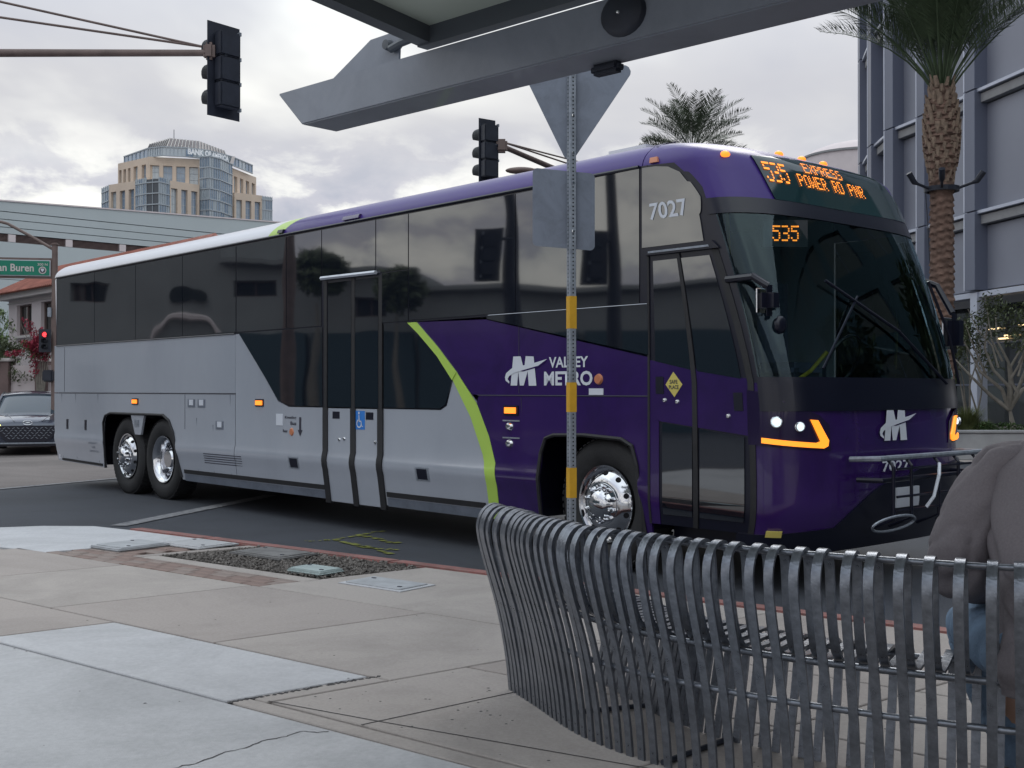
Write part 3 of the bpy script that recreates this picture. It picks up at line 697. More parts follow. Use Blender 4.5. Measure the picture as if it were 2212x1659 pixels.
panel('door_leaf', [(DR0, 0.42), (0.63, 0.42), (0.63, 1.22), (DR0, 1.22)], M['purple'], 0.003, fd)
panel('door_glass', [(0.60, 1.67), (1.01, 1.60), (1.01, 2.44), (0.60, 2.44)], M['window'], 0.006, fd, -0.004)
panel('door_glass', [(1.08, 1.59), (1.54, 1.53), (1.54, 2.44), (1.08, 2.44)], M['window'], 0.006, fd, -0.004)
panel('door_glass', [(0.67, 0.50), (1.00, 0.50), (1.00, 1.17), (0.67, 1.20)], M['window'], 0.006, fd, -0.004)
panel('door_glass', [(1.08, 0.50), (1.54, 0.50), (1.54, 1.11), (1.08, 1.16)], M['window'], 0.006, fd, -0.004)
panel('door_seal', [(1.015, 0.42), (1.065, 0.42), (1.065, 2.48), (1.015, 2.48)], M['rubber'], 0.010, fd, -0.004)
panel('door_seal', [(0.505, 0.42), (0.53, 0.42), (0.53, 2.48), (0.505, 2.48)], M['rubber'], 0.008, fd, -0.004)
panel('door_seal', [(1.60, 0.42), (1.635, 0.42), (1.64, 2.48), (1.60, 2.48)], M['rubber'], 0.006, fd, -0.004)
panel('door_header', [(0.49, 2.485), (1.66, 2.485), (1.62, 2.545), (0.49, 2.545)], M['black'], 0.025, fd, 0)
panel('door_rail', [(0.55, 2.50), (1.60, 2.50), (1.60, 2.515), (0.55, 2.515)], M['galv'], 0.030, fd, 0.02)
for x in (0.60, 1.44): panel('door_grille', [(x, 1.42 - .12 * (x > 1)), (x + .09, 1.42 - .12 * (x > 1)), (x + .09, 1.55 - .12 * (x > 1)), (x, 1.55 - .12 * (x > 1))], M['black'], 0.007, fd, 0)
for x, z in ((0.70, 1.37), (0.84, 1.36), (1.38, 1.26)):
    bm = bmesh.new(); lathe(bm, [(0, -0.014), (0.014, -0.010), (0.018, 0)], 12, (0, 0, 0), 'Y'); o = obj('door_lock', bm, M['chrome'], fd, 40); o.location = skin(x, z, 0.004)
# rails, seams, gutter
def line(name, pts, r, m, h=0.0, n=6, parent=None):
    return obj(name, tb([skin(s, z, h) for s, z in pts], r, n), m, parent or bus)
line('gutter_rail', [(XB + .1, 3.185), (-6, 3.185), (0.42, 3.185)], 0.014, M['black'], 0.012)
line('belt_rail', [(-6.0, 2.118), (XB + .1, 2.128)], 0.008, M['black'], 0.008)
line('belt_seam', [(XB + .05, 1.402), (-5.99, 1.402)], 0.005, M['decal_dark'], 0.001); line('belt_seam', [(-1.53, 1.400), (0.5, 1.400)], 0.005, M['decal_dark'], 0.001)
line('glass_seam', [(-1.38, 2.115), (0.5, 2.115)], 0.003, M['silver'], 0.010)
for xs_, z0, z1 in ((-11.43, 0.42, 1.39), (-10.05, 0.40, 1.39), (-7.30, 0.95, 1.39), (-6.98, 0.42, 1.10), (-6.55, 0.42, 1.02), (-11.32, 1.42, 2.1), (-10.88, 0.42, 1.39), (-6.12, 0.42, 1.39), (-0.95, 0.40, 1.38), (-0.98, 1.42, 2.0)):
    line('panel_seam', [(xs_, z0), (xs_, z1)], 0.0035, M['decal_dark'], 0.0005)
# skirt rubbing strips
for a, b in ((-7.35, -4.08), (-2.95, -1.45)):
    panel('skirt_strip', [(a, 0.385), (b, 0.385), (b, 0.435), (a, 0.435)], M['rubber'], 0.014, bus, 0)
    panel('skirt_rail', [(a, 0.29), (b, 0.29), (b, 0.375), (a, 0.375)], M['sign_back'], 0.008, bus, 0)
panel('skirt_strip', [(-11.45, 0.37), (-9.95, 0.35), (-9.95, 0.385), (-11.45, 0.405)], M['rubber'], 0.012, bus, 0)
# wheel-arch lips
line('arch_lip', [(p[0], max(0.33, p[1])) for p in rear_arch], 0.018, M['rubber'], 0.006)
line('arch_lip', fa, 0.018, M['rubber'], 0.006)
panel('arch_wedge', [(-8.94, 1.13), (-8.50, 1.13), (-8.61, 0.84), (-8.79, 0.84)], M['silver'], 0.0, bus, -0.03)
panel('wedge_reflector', [(-8.80, 0.95), (-8.66, 0.95), (-8.66, 1.04), (-8.80, 1.04)], M['galv'], 0.006, bus, 0)
# small hardware on the flank
def plate(name, x, z, w, h_, m, off=0.006, lab=None, par=None):
    o = panel(name, [(x - w / 2, z - h_ / 2), (x + w / 2, z - h_ / 2), (x + w / 2, z + h_ / 2), (x - w / 2, z + h_ / 2)], m, off, par or bus, 0)
    if lab: o['label'] = lab
    return o
for x, z in ((-8.78, 1.29), (-5.42, 1.30), (-1.08, 1.27)):
    f = plate('marker_lamp', x, z, 0.19, 0.085, M['black'], 0.010); plate('marker_lens', x, z, 0.14, 0.052, M['amber'], 0.022, None, f)
for x in (-11.20, -10.50): plate('latch', x, 0.93, 0.08, 0.15, M['black'], 0.003); 
for x, z in ((-7.12, 1.28), (-6.85, 1.28), (-6.38, 1.02)):
    plate('access_flap', x, z, 0.19, 0.10, M['sign_back'], 0.005); plate('placard', x, z + .01, 0.11, 0.07, M['decal_white'], 0.008)
for k in range(5): plate('vent_slot', -6.30, 0.55 + k * 0.028, 0.95, 0.010, M['decal_dark'], 0.002)
for x in (-4.66, -2.34):
    plate('fuel_latch', x, 0.645, 0.21, 0.13, M['galv'], 0.004); plate('latch_recess', x, 0.645, 0.15, 0.10, M['black'], 0.008)
plate('placard', -4.98, 1.115, 0.14, 0.13, M['decal_white'], 0.005); plate('placard', -0.05, 1.435, 0.16, 0.052, M['decal_white'], 0.005)
for z in (1.13, 0.98):
    plate('badge_bar', -1.08, z + .05, 0.22, 0.012, M['galv'], 0.005)
    bm = bmesh.new(); lathe(bm, [(0, -0.03), (0.03, -0.022), (0.04, 0)], 14, (0, 0, 0), 'Y'); o = obj('badge_stud', bm, M['chrome'], bus, 40); o.location = skin(-1.10, z, 0.0)
def disc(name, x, z, r, m, off=0.01, n=16):
    bm = bmesh.new(); lathe(bm, [(0, -off), (r * .8, -off * .9), (r, 0)], n, (0, 0, 0), 'Y'); o = obj(name, bm, m, bus, 40); o.location = skin(x, z, 0.002); return o
disc('reflector', -4.72, 0.985, 0.045, M['amber_off']); disc('reflector', -0.02, 1.535, 0.045, M['amber_off'], 0.02)
# lettering
def skin_text(s, x0, x1, z0, z1, m, h=0.006, bold=0.0, shear=0.0, name='lettering', skew=0.0):
    bm = fit_text(text_bm(s, 1.0, bold, shear=shear), x0, x1, z0, z1)
    return flat_on_skin(bm, m, h, name)
def flat_on_skin(bm, m, h, name='lettering'):
    for v in bm.verts: v.co = skin(v.co.x, v.co.y, h)
    bmesh.ops.recalc_face_normals(bm, faces=bm.faces)
    for f in bm.faces:
        if f.normal.y > 0 and f.calc_center_median().x < 1.4: f.normal_flip()
    return obj(name, bm, m, bus)
skin_text('7027', 0.57, 1.42, 2.755, 2.885, M['decal_white'], 0.014, 0.018)
skin_text('VALLEY', -0.60, -0.14, 1.635, 1.725, M['decal_white'], 0.004, 0.022)
skin_text('METRO', -0.66, -0.09, 1.485, 1.605, M['decal_white'], 0.004, 0.03)
skin_text('Kneeling', -4.86, -4.62, 1.12, 1.16, M['decal_dark'], 0.006, 0.02); skin_text('Bus', -4.74, -4.62, 1.06, 1.10, M['decal_dark'], 0.006, 0.02)
skin_text('Rear', -4.90, -4.80, 0.975, 1.01, M['decal_dark'], 0.006, 0.02)
for k in range(3): skin_text(('EMERGENCY', 'ENGINE', 'SHUTDOWN DOOR')[k], -10.35 + .1 * (k == 1), -10.03 - .1 * (k == 1), 0.66 - k * 0.06, 0.69 - k * 0.06, M['sign_back'], 0.004, 0.0)
bm = bmesh.new(); bm.faces.new([bm.verts.new((x, z, 0)) for x, z in ((-4.56, 1.15), (-4.52, 1.15), (-4.52, 1.01), (-4.49, 1.01), (-4.54, 0.94), (-4.59, 1.01), (-4.56, 1.01))]); flat_on_skin(bm, M['decal_dark'], 0.005, 'arrow_mark')
def polym(pts): 
    bm = bmesh.new(); bm.faces.new([bm.verts.new((x, z, 0)) for x, z in pts]); bmesh.ops.triangulate(bm, faces=bm.faces); return bm
MP = [(-1.05, 1.74), (-0.955, 1.74), (-0.91, 1.62), (-0.89, 1.74), (-0.79, 1.735), (-0.755, 1.485), (-0.85, 1.485), (-0.865, 1.61), (-0.915, 1.487), (-0.965, 1.487), (-0.985, 1.61), (-1.0, 1.487), (-1.085, 1.487)]
SP = [(-1.10, 1.505), (-1.145, 1.53), (-1.155, 1.56), (-1.14, 1.595), (-1.07, 1.635), (-0.92, 1.66), (-0.75, 1.685), (-0.62, 1.71), (-0.73, 1.655), (-0.92, 1.62), (-1.04, 1.595), (-1.10, 1.57), (-1.12, 1.545), (-1.095, 1.52)]
def logo(fx, m, dark, hh):
    flat_on_skin(polym([fx(*p) for p in MP]), m, hh, 'logo')
    bm = polym([fx(p[0], p[1] - 0.012) for p in SP[4:10]]); flat_on_skin(bm, dark, hh + .002, 'logo')
    flat_on_skin(polym([fx(*p) for p in SP]), m, hh + .004, 'logo')
logo(lambda x, z: (x, z), M['decal_white'], M['purple'], 0.004)
logo(lambda x, z: (SY(1.25 + (x + 0.92) * 0.98), 1.18 + (z - 1.61) * 0.90), M['decal_white'], M['purple'], 0.012)
# yellow diamond sticker on the door, access symbol on the lift door
d0 = panel('diamond_sticker', [(0.81, 1.585), (0.905, 1.49), (0.81, 1.395), (0.715, 1.49)], M['decal_yellow'], 0.007, bus, 0)
skin_text('SAFE', 0.765, 0.855, 1.495, 1.525, M['decal_dark'], 0.009, 0.02); skin_text('PLACE', 0.755, 0.865, 1.455, 1.485, M['decal_dark'], 0.009, 0.02)
plate('access_sign', -3.39, 1.14, 0.17, 0.19, M['decal_blue'], 0.007)
bm = bmesh.new()
cx_, cz_ = -3.40, 1.105
for k in range(14):
    a0 = math.radians(110 + k * 250 / 14); a1 = math.radians(110 + (k + 1) * 250 / 14)
    bm.faces.new([bm.verts.new((cx_ + r * math.cos(a), cz_ + r * math.sin(a), 0)) for r, a in ((.045, a0), (.045, a1), (.032, a1), (.032, a0))])
for q in ([(-3.41, 1.19), (-3.395, 1.19), (-3.39, 1.12), (-3.405, 1.12)], [(-3.405, 1.135), (-3.36, 1.135), (-3.36, 1.122), (-3.405, 1.122)], [(-3.372, 1.13), (-3.36, 1.13), (-3.345, 1.075), (-3.357, 1.075)], [(-3.357, 1.085), (-3.33, 1.08), (-3.33, 1.07), (-3.357, 1.075)], [(-3.415, 1.225), (-3.390, 1.225), (-3.390, 1.20), (-3.415, 1.20)]):
    bm.faces.new([bm.verts.new((x, z, 0)) for x, z in q])
flat_on_skin(bm, M['decal_white'], 0.010, 'access_symbol')
for x in (-3.83, -3.22): plate('door_grille', x, 1.185, 0.13, 0.075, M['black'], 0.007)
# marker lamps on the roof edge
plate('clearance_lamp', 0.76, 3.225, 0.30, 0.05, M['amber_off'], 0.02)
plate('clearance_lamp', -4.95, 3.235, 0.11, 0.045, M['black'], 0.03); plate('clearance_lamp', -3.55, 3.24, 0.30, 0.045, M['purple'], 0.03)
for s in (XC + 0.62, SY(0.92), SY(1.25), SY(1.58)):
    p = skin(s, 3.335 if s > XC + 1 else 3.20, 0.0); bm = bmesh.new(); bmesh.ops.create_uvsphere(bm, u_segments=12, v_segments=8, radius=0.034)
    for v in bm.verts: v.co = Vector((v.co.x * .8, v.co.y * 1.4, v.co.z * .8)) + p
    obj('clearance_lamp', bm, M['amber'], bus, 60)
# headlamps
def headlamp(mir, big=True):
    f = (lambda s: s) if not mir else (lambda s: 2 * XC + SL - s)
    t = bpy.data.objects.new('headlight', None); C.objects.link(t); t.parent = bus
    def pp(nm, poly, m, h, h0=0.0): return panel(nm, [(f(s), z) for s, z in (poly if not mir else poly[::-1])], m, h, t, h0)
    A = XC
    pp('lamp_housing', [(A - .02, 1.06), (A + 1.06, 1.02), (A + 1.04, 1.20), (A + 0.92, 1.27), (A + 0.62, 1.335), (A + 0.1, 1.43), (A - 0.02, 1.45)], M['lamp_glass'], 0.006)
    pp('indicator_strip', [(A + .10, 1.075), (A + 0.97, 1.035), (A + 1.02, 1.05), (A + 1.03, 1.09), (A + 0.90, 1.235), (A + 0.80, 1.24), (A + 0.93, 1.085), (A + 0.88, 1.075), (A + .10, 1.112)], M['amber_led'], 0.016, 0.004)
    for s, z, r in ((A + 0.32, 1.225, 0.032), (A + 0.66, 1.19, 0.027)):
        p = skin(f(s), z, 0.006); n = (skin(f(s), z, 0.05) - p).normalized()
        bm = bmesh.new(); lathe(bm, [(0, 0.02), (r * .7, 0.016), (r, 0.0)], 16); q = n.to_track_quat('Z', 'Y').to_matrix().to_4x4()
        bmesh.ops.transform(bm, matrix=Matrix.Translation(p) @ q, verts=bm.verts); obj('projector_lens', bm, M['lamp'], t, 40)
        bm = bmesh.new(); lathe(bm, [(r, 0.0), (r * 1.1, 0.018), (r * 1.3, 0.016), (r * 1.35, 0.0)], 16)
        bmesh.ops.transform(bm, matrix=Matrix.Translation(p) @ q, verts=bm.verts); obj('lamp_bezel', bm, M['chrome'], t, 40)
headlamp(False); headlamp(True)
panel('bumper_reflector', [(XC + .20, 0.41), (XC + .44, 0.41), (XC + .44, 0.455), (XC + .20, 0.455)], M['decal_yellow'], 0.028, bus, 0.0)
# number and licence plates low on the front
bm = fit_text(text_bm('7027', 1, 0.02), 1.04, 1.42, 0.84, 0.92)
for v in bm.verts: v.co.x = SY(v.co.x)
flat_on_skin(bm, M['decal_white'], 0.026)
panel('licence_plate', YP([(1.23, 0.56), (1.55, 0.56), (1.55, 0.71), (1.23, 0.71)]), M['decal_white'], 0.035, bus, 0.0)
# folded cycle rack on the nose
rk = bpy.data.objects.new('bicycle_rack', None); C.objects.link(rk); rk.parent = bus
nx = 2.02
obj('rack_bar', tb([(nx - .14, .62, 0.95), (nx + 0.07, .66, 0.96), (nx + .07, 2.2, 0.96), (nx - .2, 2.25, 0.95)], 0.020), M['galv'], rk)
obj('rack_bar', tb([(nx - .12, .68, 0.80), (nx + 0.05, .72, 0.80), (nx + .05, 2.1, 0.80), (nx - .2, 2.15, 0.80)], 0.018), M['black'], rk)
for y in (.80, 1.05, 1.45, 1.75, 2.05):
    obj('rack_tray', tb([(nx + .05, y, .955), (nx + 0.10, y, 0.90), (nx + .10, y, 0.52), (nx - .08, y, 0.44)], 0.013), M['black'], rk)
for z in (0.58, 0.68, 0.88): obj('rack_bar', tb([(nx + .10, .85, z), (nx + .10, 2.1, z)], 0.009), M['black'], rk)
obj('rack_hook', tb([(nx + .12, 1.42, 0.90), (nx + .15, 1.36, 0.82), (nx + .14, 1.30, 0.66), (nx + .1, 1.26, 0.58)], 0.013), M['decal_white'], rk)
bm = bmesh.new()
tube(bm, [(nx + .08 + .05 * math.sin(a), .84 + .28 * math.cos(a), 0.49 + .06 * math.sin(a)) for a in [2 * PI * k / 24 for k in range(25)]], 0.010, 6, False); obj('wheel_cradle', bm, M['galv'], rk)
# wipers and mirrors
for s0_, s1_, z1_ in ((XC + 2.0, XC + 1.25, 2.25), (XC + 2.75, XC + 2.2, 2.35)):
    line('wiper', [(s0_, 1.50), ((s0_ + s1_) / 2, 1.9), (s1_, z1_)], 0.012, M['black'], 0.05); 
line('wiper', [(XC + 1.0, 1.60), (XC + 1.5, 2.15)], 0.010, M['black'], 0.04)
def mirror(p_arm, c, size, name='mirror'):
    t = bpy.data.objects.new(name, None); C.objects.link(t); t.parent = bus
    obj('mirror_arm', tb(p_arm, 0.028), M['black'], t)
    bm = bx((0, 0, 0), size, None, min(size) * .48, 4)
    bmesh.ops.transform(bm, matrix=Matrix.Translation(c), verts=bm.verts); obj('mirror_head', bm, M['black'], t, 60)
    bm = bx(Vector(c) + Vector((-size[0] * .5, 0, 0)), (0.012, size[1] * .8, size[2] * .8), None, 0.004, 1); obj('mirror_glass', bm, M['chrome'], t)
    return t
mirror([skin(XC + SL - 0.1, 2.45, 0), skin(XC + SL - .3, 2.35, 0.14), Vector((1.62, W + 0.04, 2.10))], Vector((1.64, W + 0.03, 1.93)), (0.13, 0.20, 0.34))
mr = mirror([skin(XC + 0.03, 2.25, 0), Vector((1.52, -0.04, 2.25)), Vector((1.60, 0.02, 2.18))], Vector((1.60, 0.04, 2.08)), (0.12, 0.18, 0.22))
bm = bmesh.new(); bmesh.ops.create_uvsphere(bm, u_segments=20, v_segments=12, radius=0.065)
for v in bm.verts: v.co = Vector((v.co.x * .5, v.co.y, v.co.z)) + Vector((1.63, 0.13, 1.91))
obj('convex_mirror', bm, M['black'], mr, 60)
# interior seen through the windscreen
inn = bpy.data.objects.new('cab_interior', None); C.objects.link(inn); inn.parent = bus
obj('dashboard', bx((1.28, W / 2 + .1, 1.40), (0.5, 2.2, 0.20), None, 0.05), M['interior'], inn, 40)
obj('cab_floor', bx((-1.0, W / 2, 1.30), (4.0, 2.4, 0.03)), M['interior'], inn)
obj('bulkhead', bx((-1.6, W / 2, 2.2), (0.05, 2.4, 1.9)), M['interior'], inn)
obj('ceiling_lining', bx((-0.5, W / 2, 3.02), (2.8, 2.4, 0.03)), M['interior'], inn)
bm = bmesh.new(); pts = [(0.98 + .10 * math.sin(a), 1.95 + .23 * math.cos(a), 1.70 + .21 * math.sin(a)) for a in [2 * PI * k / 24 for k in range(25)]]; tube(bm, pts, 0.016, 6, False)
obj('steering_wheel', bm, M['black'], inn)
def cab_seat(x, y, z, m=None):
    bm = bx((x, y, z), (0.45, 0.48, 0.14), None, 0.05); box(bm, (x - .24, y, z + .42), (0.12, 0.46, 0.75)); obj('cab_seat', bm, m or M['seat_cloth'], inn, 40)
cab_seat(0.45, 1.95, 1.62)
for i in range(3):
    for y in (0.45, 0.95, 1.75, 2.2): cab_seat(-0.35 - i * .55 + (0.001 * i), y, 1.75) if i < 2 else None
for a, b in (((1.10, 0.45, 1.4), (0.85, 0.5, 2.2)), ((1.05, 1.0, 1.45), (1.35, 1.15, 1.75)), ((0.3, 1.25, 1.3), (0.3, 1.25, 3.0))):
    obj('grab_rail', tb([a, ((a[0] + b[0]) / 2 + .05, (a[1] + b[1]) / 2, (a[2] + b[2]) / 2), b], 0.016), M['yellow_rail'], inn)
# route box behind the glass, lit
bm = bx((0, 0, 0), (0.05, 0.34, 0.20)); o = obj('route_box', bm, M['interior'], inn)
rp = skin(SY(0.44), 2.61, -0.05); rn = (skin(SY(.44), 2.61, 0.05) - rp).normalized(); rn.z = 0; rn.normalize()
o.location = rp - rn * 0.04; o.rotation_euler = (0, 0, math.atan2(rn.y, rn.x))
rt = Vector((-rn.y, rn.x, 0))
led('535', -0.10, 0.10, -0.06, 0.06, 0, inn, fn=lambda s, z: rp + rt * s + Vector((0, 0, z)) - rn * 0.012)
# wheels
def wheel(x, y, kind, steer=0.0, side=-1):
    t = bpy.data.objects.new('wheel', None); C.objects.link(t); t.parent = bus; t.location = (x, y, 0.53); t.rotation_euler = (0, 0, steer)
    s = side
    bm = bmesh.new(); w = 0.15
    prof = [(0.29, s * (-0.02)), (0.30, s * 0.10), (0.335, s * 0.135), (0.42, s * 0.155), (0.49, s * 0.145), (0.523, s * 0.12), (0.530, s * 0.05), (0.530, s * -0.05), (0.523, s * -.12), (0.49, s * -.15), (0.30, s * -.13)]
    lathe(bm, prof, 48, (0, 0, 0), 'Y'); obj('tyre', bm, M['tyre'], t, 50)
    bm = bmesh.new()
    for k in range(60):
        a = 2 * PI * k / 60
        for yy in (-.09, 0.0, .09):
            r = Matrix.Rotation(-a, 3, 'Y'); box(bm, r @ Vector((0.531, 0, 0)) + Vector((0, yy, 0)), (0.010, 0.075, 0.035), r)
    tag(obj('tread', bm, M['tyre'], t), kind='stuff')
    bm = bmesh.new()
    if kind == 'deep':
        prof = [(0.305, s * 0.115), (0.312, s * 0.145), (0.295, s * 0.140), (0.270, s * 0.11), (0.262, s * 0.10), (0.250, s * -0.02), (0.235, s * -0.08), (0.145, s * -0.085), (0.135, s * -0.075), (0.13, s * 0.05), (0.11, s * 0.075), (0.0, s * 0.08)]
    else:
        prof = [(0.300, s * 0.10), (0.312, s * 0.145), (0.296, s * 0.142), (0.288, s * 0.12), (0.27, s * 0.115), (0.225, s * 0.155), (0.195, s * 0.170), (0.17, s * 0.172), (0.168, s * 0.18), (0.13, s * 0.185), (0.115, s * 0.22), (0.08, s * 0.245), (0.0, s * 0.255)]
    lathe(bm, prof, 48, (0, 0, 0), 'Y'); obj('rim', bm, M['chrome'], t, 35)
    for k in range(10):
        a = 2 * PI * (k + .5) / 10; rr = 0.142 if kind != 'deep' else 0.19
        bm = bmesh.new(); yy = s * (0.18 if kind != 'deep' else -0.062)
        lathe(bm, [(0.020, yy), (0.018, yy + s * 0.03), (0.013, yy + s * .055), (0, yy + s * 0.062)], 8, (rr * math.cos(a), 0, rr * math.sin(a)), 'Y'); obj('lug_nut', bm, M['chrome'], t, 40)
        if kind != 'deep':
            bm = bmesh.new(); yh = s * 0.1375; ah = 2 * PI * k / 10 + PI / 10 * 0
            a2 = 2 * PI * (k + .5) / 10
            c = Vector((0.248 * math.cos(a2), yh, 0.248 * math.sin(a2)))
            n = Vector((math.cos(a2) * .66, s * .75, math.sin(a2) * .66)).normalized()
            bm2 = bmesh.new(); bmesh.ops.create_cone(bm2, cap_ends=True, segments=12, radius1=0.023, radius2=0.023, depth=0.006)
            bmesh.ops.transform(bm2, matrix=Matrix.Translation(c + n * 0.001) @ n.to_track_quat('Z', 'Y').to_matrix().to_4x4(), verts=bm2.verts)
            obj('hand_hole', bm2, M['hole'], t); bm.free()
    return t
wheel(0.0, 0.20, 'hub', -0.05); wheel(-8.05, 0.20, 'deep'); wheel(-9.16, 0.20, 'hub')
wheel(0.0, W - 0.20, 'hub', -0.05, 1); wheel(-8.05, W - .20, 'deep', 0, 1); wheel(-9.16, W - .20, 'hub', 0, 1)
# ------------------------------------------------------------------ buildings
def wall_grid(name, p0, p1, z0, z1, holes, depth, m, parent, back=None, base=None):
    """wall from p0 to p1 (seen side to the right of p0->p1 turned by -90 deg) with rectangular openings (u0,u1,v0,v1) and reveals"""
    p0, p1 = Vector(p0), Vector(p1); d = (p1 - p0); Ln = d.length; d.normalize(); nrm = Vector((d.y, -d.x))
    us = sorted({0.0, Ln} | {h[0] for h in holes} | {h[1] for h in holes}); vs = sorted({z0, z1} | {h[2] for h in holes} | {h[3] for h in holes})
    def pt(u, v, o=0.0): q = p0 + d * u - nrm * o; return (q.x, q.y, v)
    bm = bmesh.new()
    def quad(a, b, c, e): bm.faces.new([bm.verts.new(x) for x in (a, b, c, e)])
    for i in range(len(us) - 1):
        for j in range(len(vs) - 1):
            cu, cv = (us[i] + us[i + 1]) / 2, (vs[j] + vs[j + 1]) / 2
            if any(h[0] < cu < h[1] and h[2] < cv < h[3] for h in holes): continue
            quad(pt(us[i], vs[j]), pt(us[i + 1], vs[j]), pt(us[i + 1], vs[j + 1]), pt(us[i], vs[j + 1]))
    for a, b, c, e in holes:
        quad(pt(a, c), pt(a, e), pt(a, e, depth), pt(a, c, depth)); quad(pt(b, e), pt(b, c), pt(b, c, depth), pt(b, e, depth))
        quad(pt(a, e), pt(b, e), pt(b, e, depth), pt(a, e, depth)); quad(pt(b, c), pt(a, c), pt(a, c, depth), pt(b, c, depth))
    bk = back or 1.0
    quad(pt(0, z1), pt(Ln, z1), pt(Ln, z1, bk), pt(0, z1, bk)); quad(pt(0, z0), pt(0, z1), pt(0, z1, bk), pt(0, z0, bk)); quad(pt(Ln, z1), pt(Ln, z0), pt(Ln, z0, bk), pt(Ln, z1, bk))
    bmesh.ops.remove_doubles(bm, verts=bm.verts, dist=1e-4)
    return obj(name, bm, m, parent), pt, d, nrm
def window(parent, pt, hole, depth, gm, fm, nx_=1, nz_=1, fw=0.06):
    a, b, c, e = hole; w = bpy.data.objects.new('window', None); C.objects.link(w); w.parent = parent
    bm = bmesh.new(); bm.faces.new([bm.verts.new(pt(u, v, depth - 0.01)) for u, v in ((a, c), (b, c), (b, e), (a, e))]); obj('pane', bm, gm, w)
    bm = bmesh.new(); d = Vector(pt(b, c)) - Vector(pt(a, c)); ang = math.atan2(d.y, d.x); R_ = Matrix.Rotation(ang, 3, 'Z')
    def bar(u0, u1, v0, v1):
        q = Vector(pt((u0 + u1) / 2, (v0 + v1) / 2, depth - 0.05)); box(bm, q, (u1 - u0, 0.08, v1 - v0), R_)
    bar(a, a + fw, c, e); bar(b - fw, b, c, e); bar(a + fw, b - fw, c, c + fw); bar(a + fw, b - fw, e - fw, e)
    for k in range(1, nx_): u = a + (b - a) * k / nx_; bar(u - fw / 2, u + fw / 2, c + fw, e - fw)
    for k in range(1, nz_): v = c + (e - c) * k / nz_; bar(a + fw, b - fw, v - fw / 2, v + fw / 2)
    obj('frame', bm, fm, w)
    return w
def poly_roof(name, pts, z, m, parent, th=0.4):
    bm = bmesh.new(); prism(bm, pts, th, z); return obj(name, bm, m, parent)

# --- bank tower far left, with the name on its glass crown
tw = thing('office_tower', 'tan stone and blue glass office tower with the name BANK OF AMERICA on its crown', 'tower', (-112, 470, 0))
tw_inv = Vector((112, -470, 0))
twp = bpy.data.objects  # parts are built in world space and parented with an offset
def under(o, root): o.matrix_parent_inverse = Matrix.Translation(-root.location); return o
def TX(xd, Y): return ((xd - 1106) / FPX * Y, Y)
def tower_facade(x0, Y0, x1, Y1, z0, z1, cols, m, rows, gm=None, wfrac=0.62, depth=1.2, back=14):
    p0, p1 = TX(x0, Y0), TX(x1, Y1); Ln = (Vector(p1) - Vector(p0)).length; cw = Ln / cols; holes = []
    for r0, r1 in rows:
        for c in range(cols):
            u0 = (c + .5 - wfrac / 2) * cw; holes.append((u0, u0 + cw * wfrac, r0, r1))
    wobj, pt, d, n = wall_grid('stone_wall', p0, p1, z0, z1, holes, depth, m, tw, back)
    under(wobj, tw)
    for k, h in enumerate(holes):
        tall = (h[3] - h[2]) > 6
        w = window(tw, pt, h, depth, gm or (M['tower_glass'] if (k * 7) % 3 else M['tower_glass_pale']), M['mullion'], 3 if cw * wfrac > 4 else 2, 4 if tall else 2, 0.16)
        under(w, tw)
ZB = 20
up_rows = [(82.0, 88.6)]
lo_rows = [(66.5, 78.2), (58.0, 63.6), (45, 55)]
# upper drum
tower_facade(254, 463, 283, 457, ZB, 91.6, 3, M['stone'], [(82.5, 88.8)], wfrac=.6); tower_facade(283, 457, 319, 450, ZB, 91.6, 2, M['stone'], [(82.0, 89.0)], wfrac=.5)
tower_facade(319, 450, 432, 455, ZB, 91.8, 4, M['stone'], [(78.5, 88.6)], wfrac=.70)
tower_facade(502, 472, 553, 493, ZB, 91.6, 4, M['stone'], [(77.0, 88.6)], wfrac=.55)
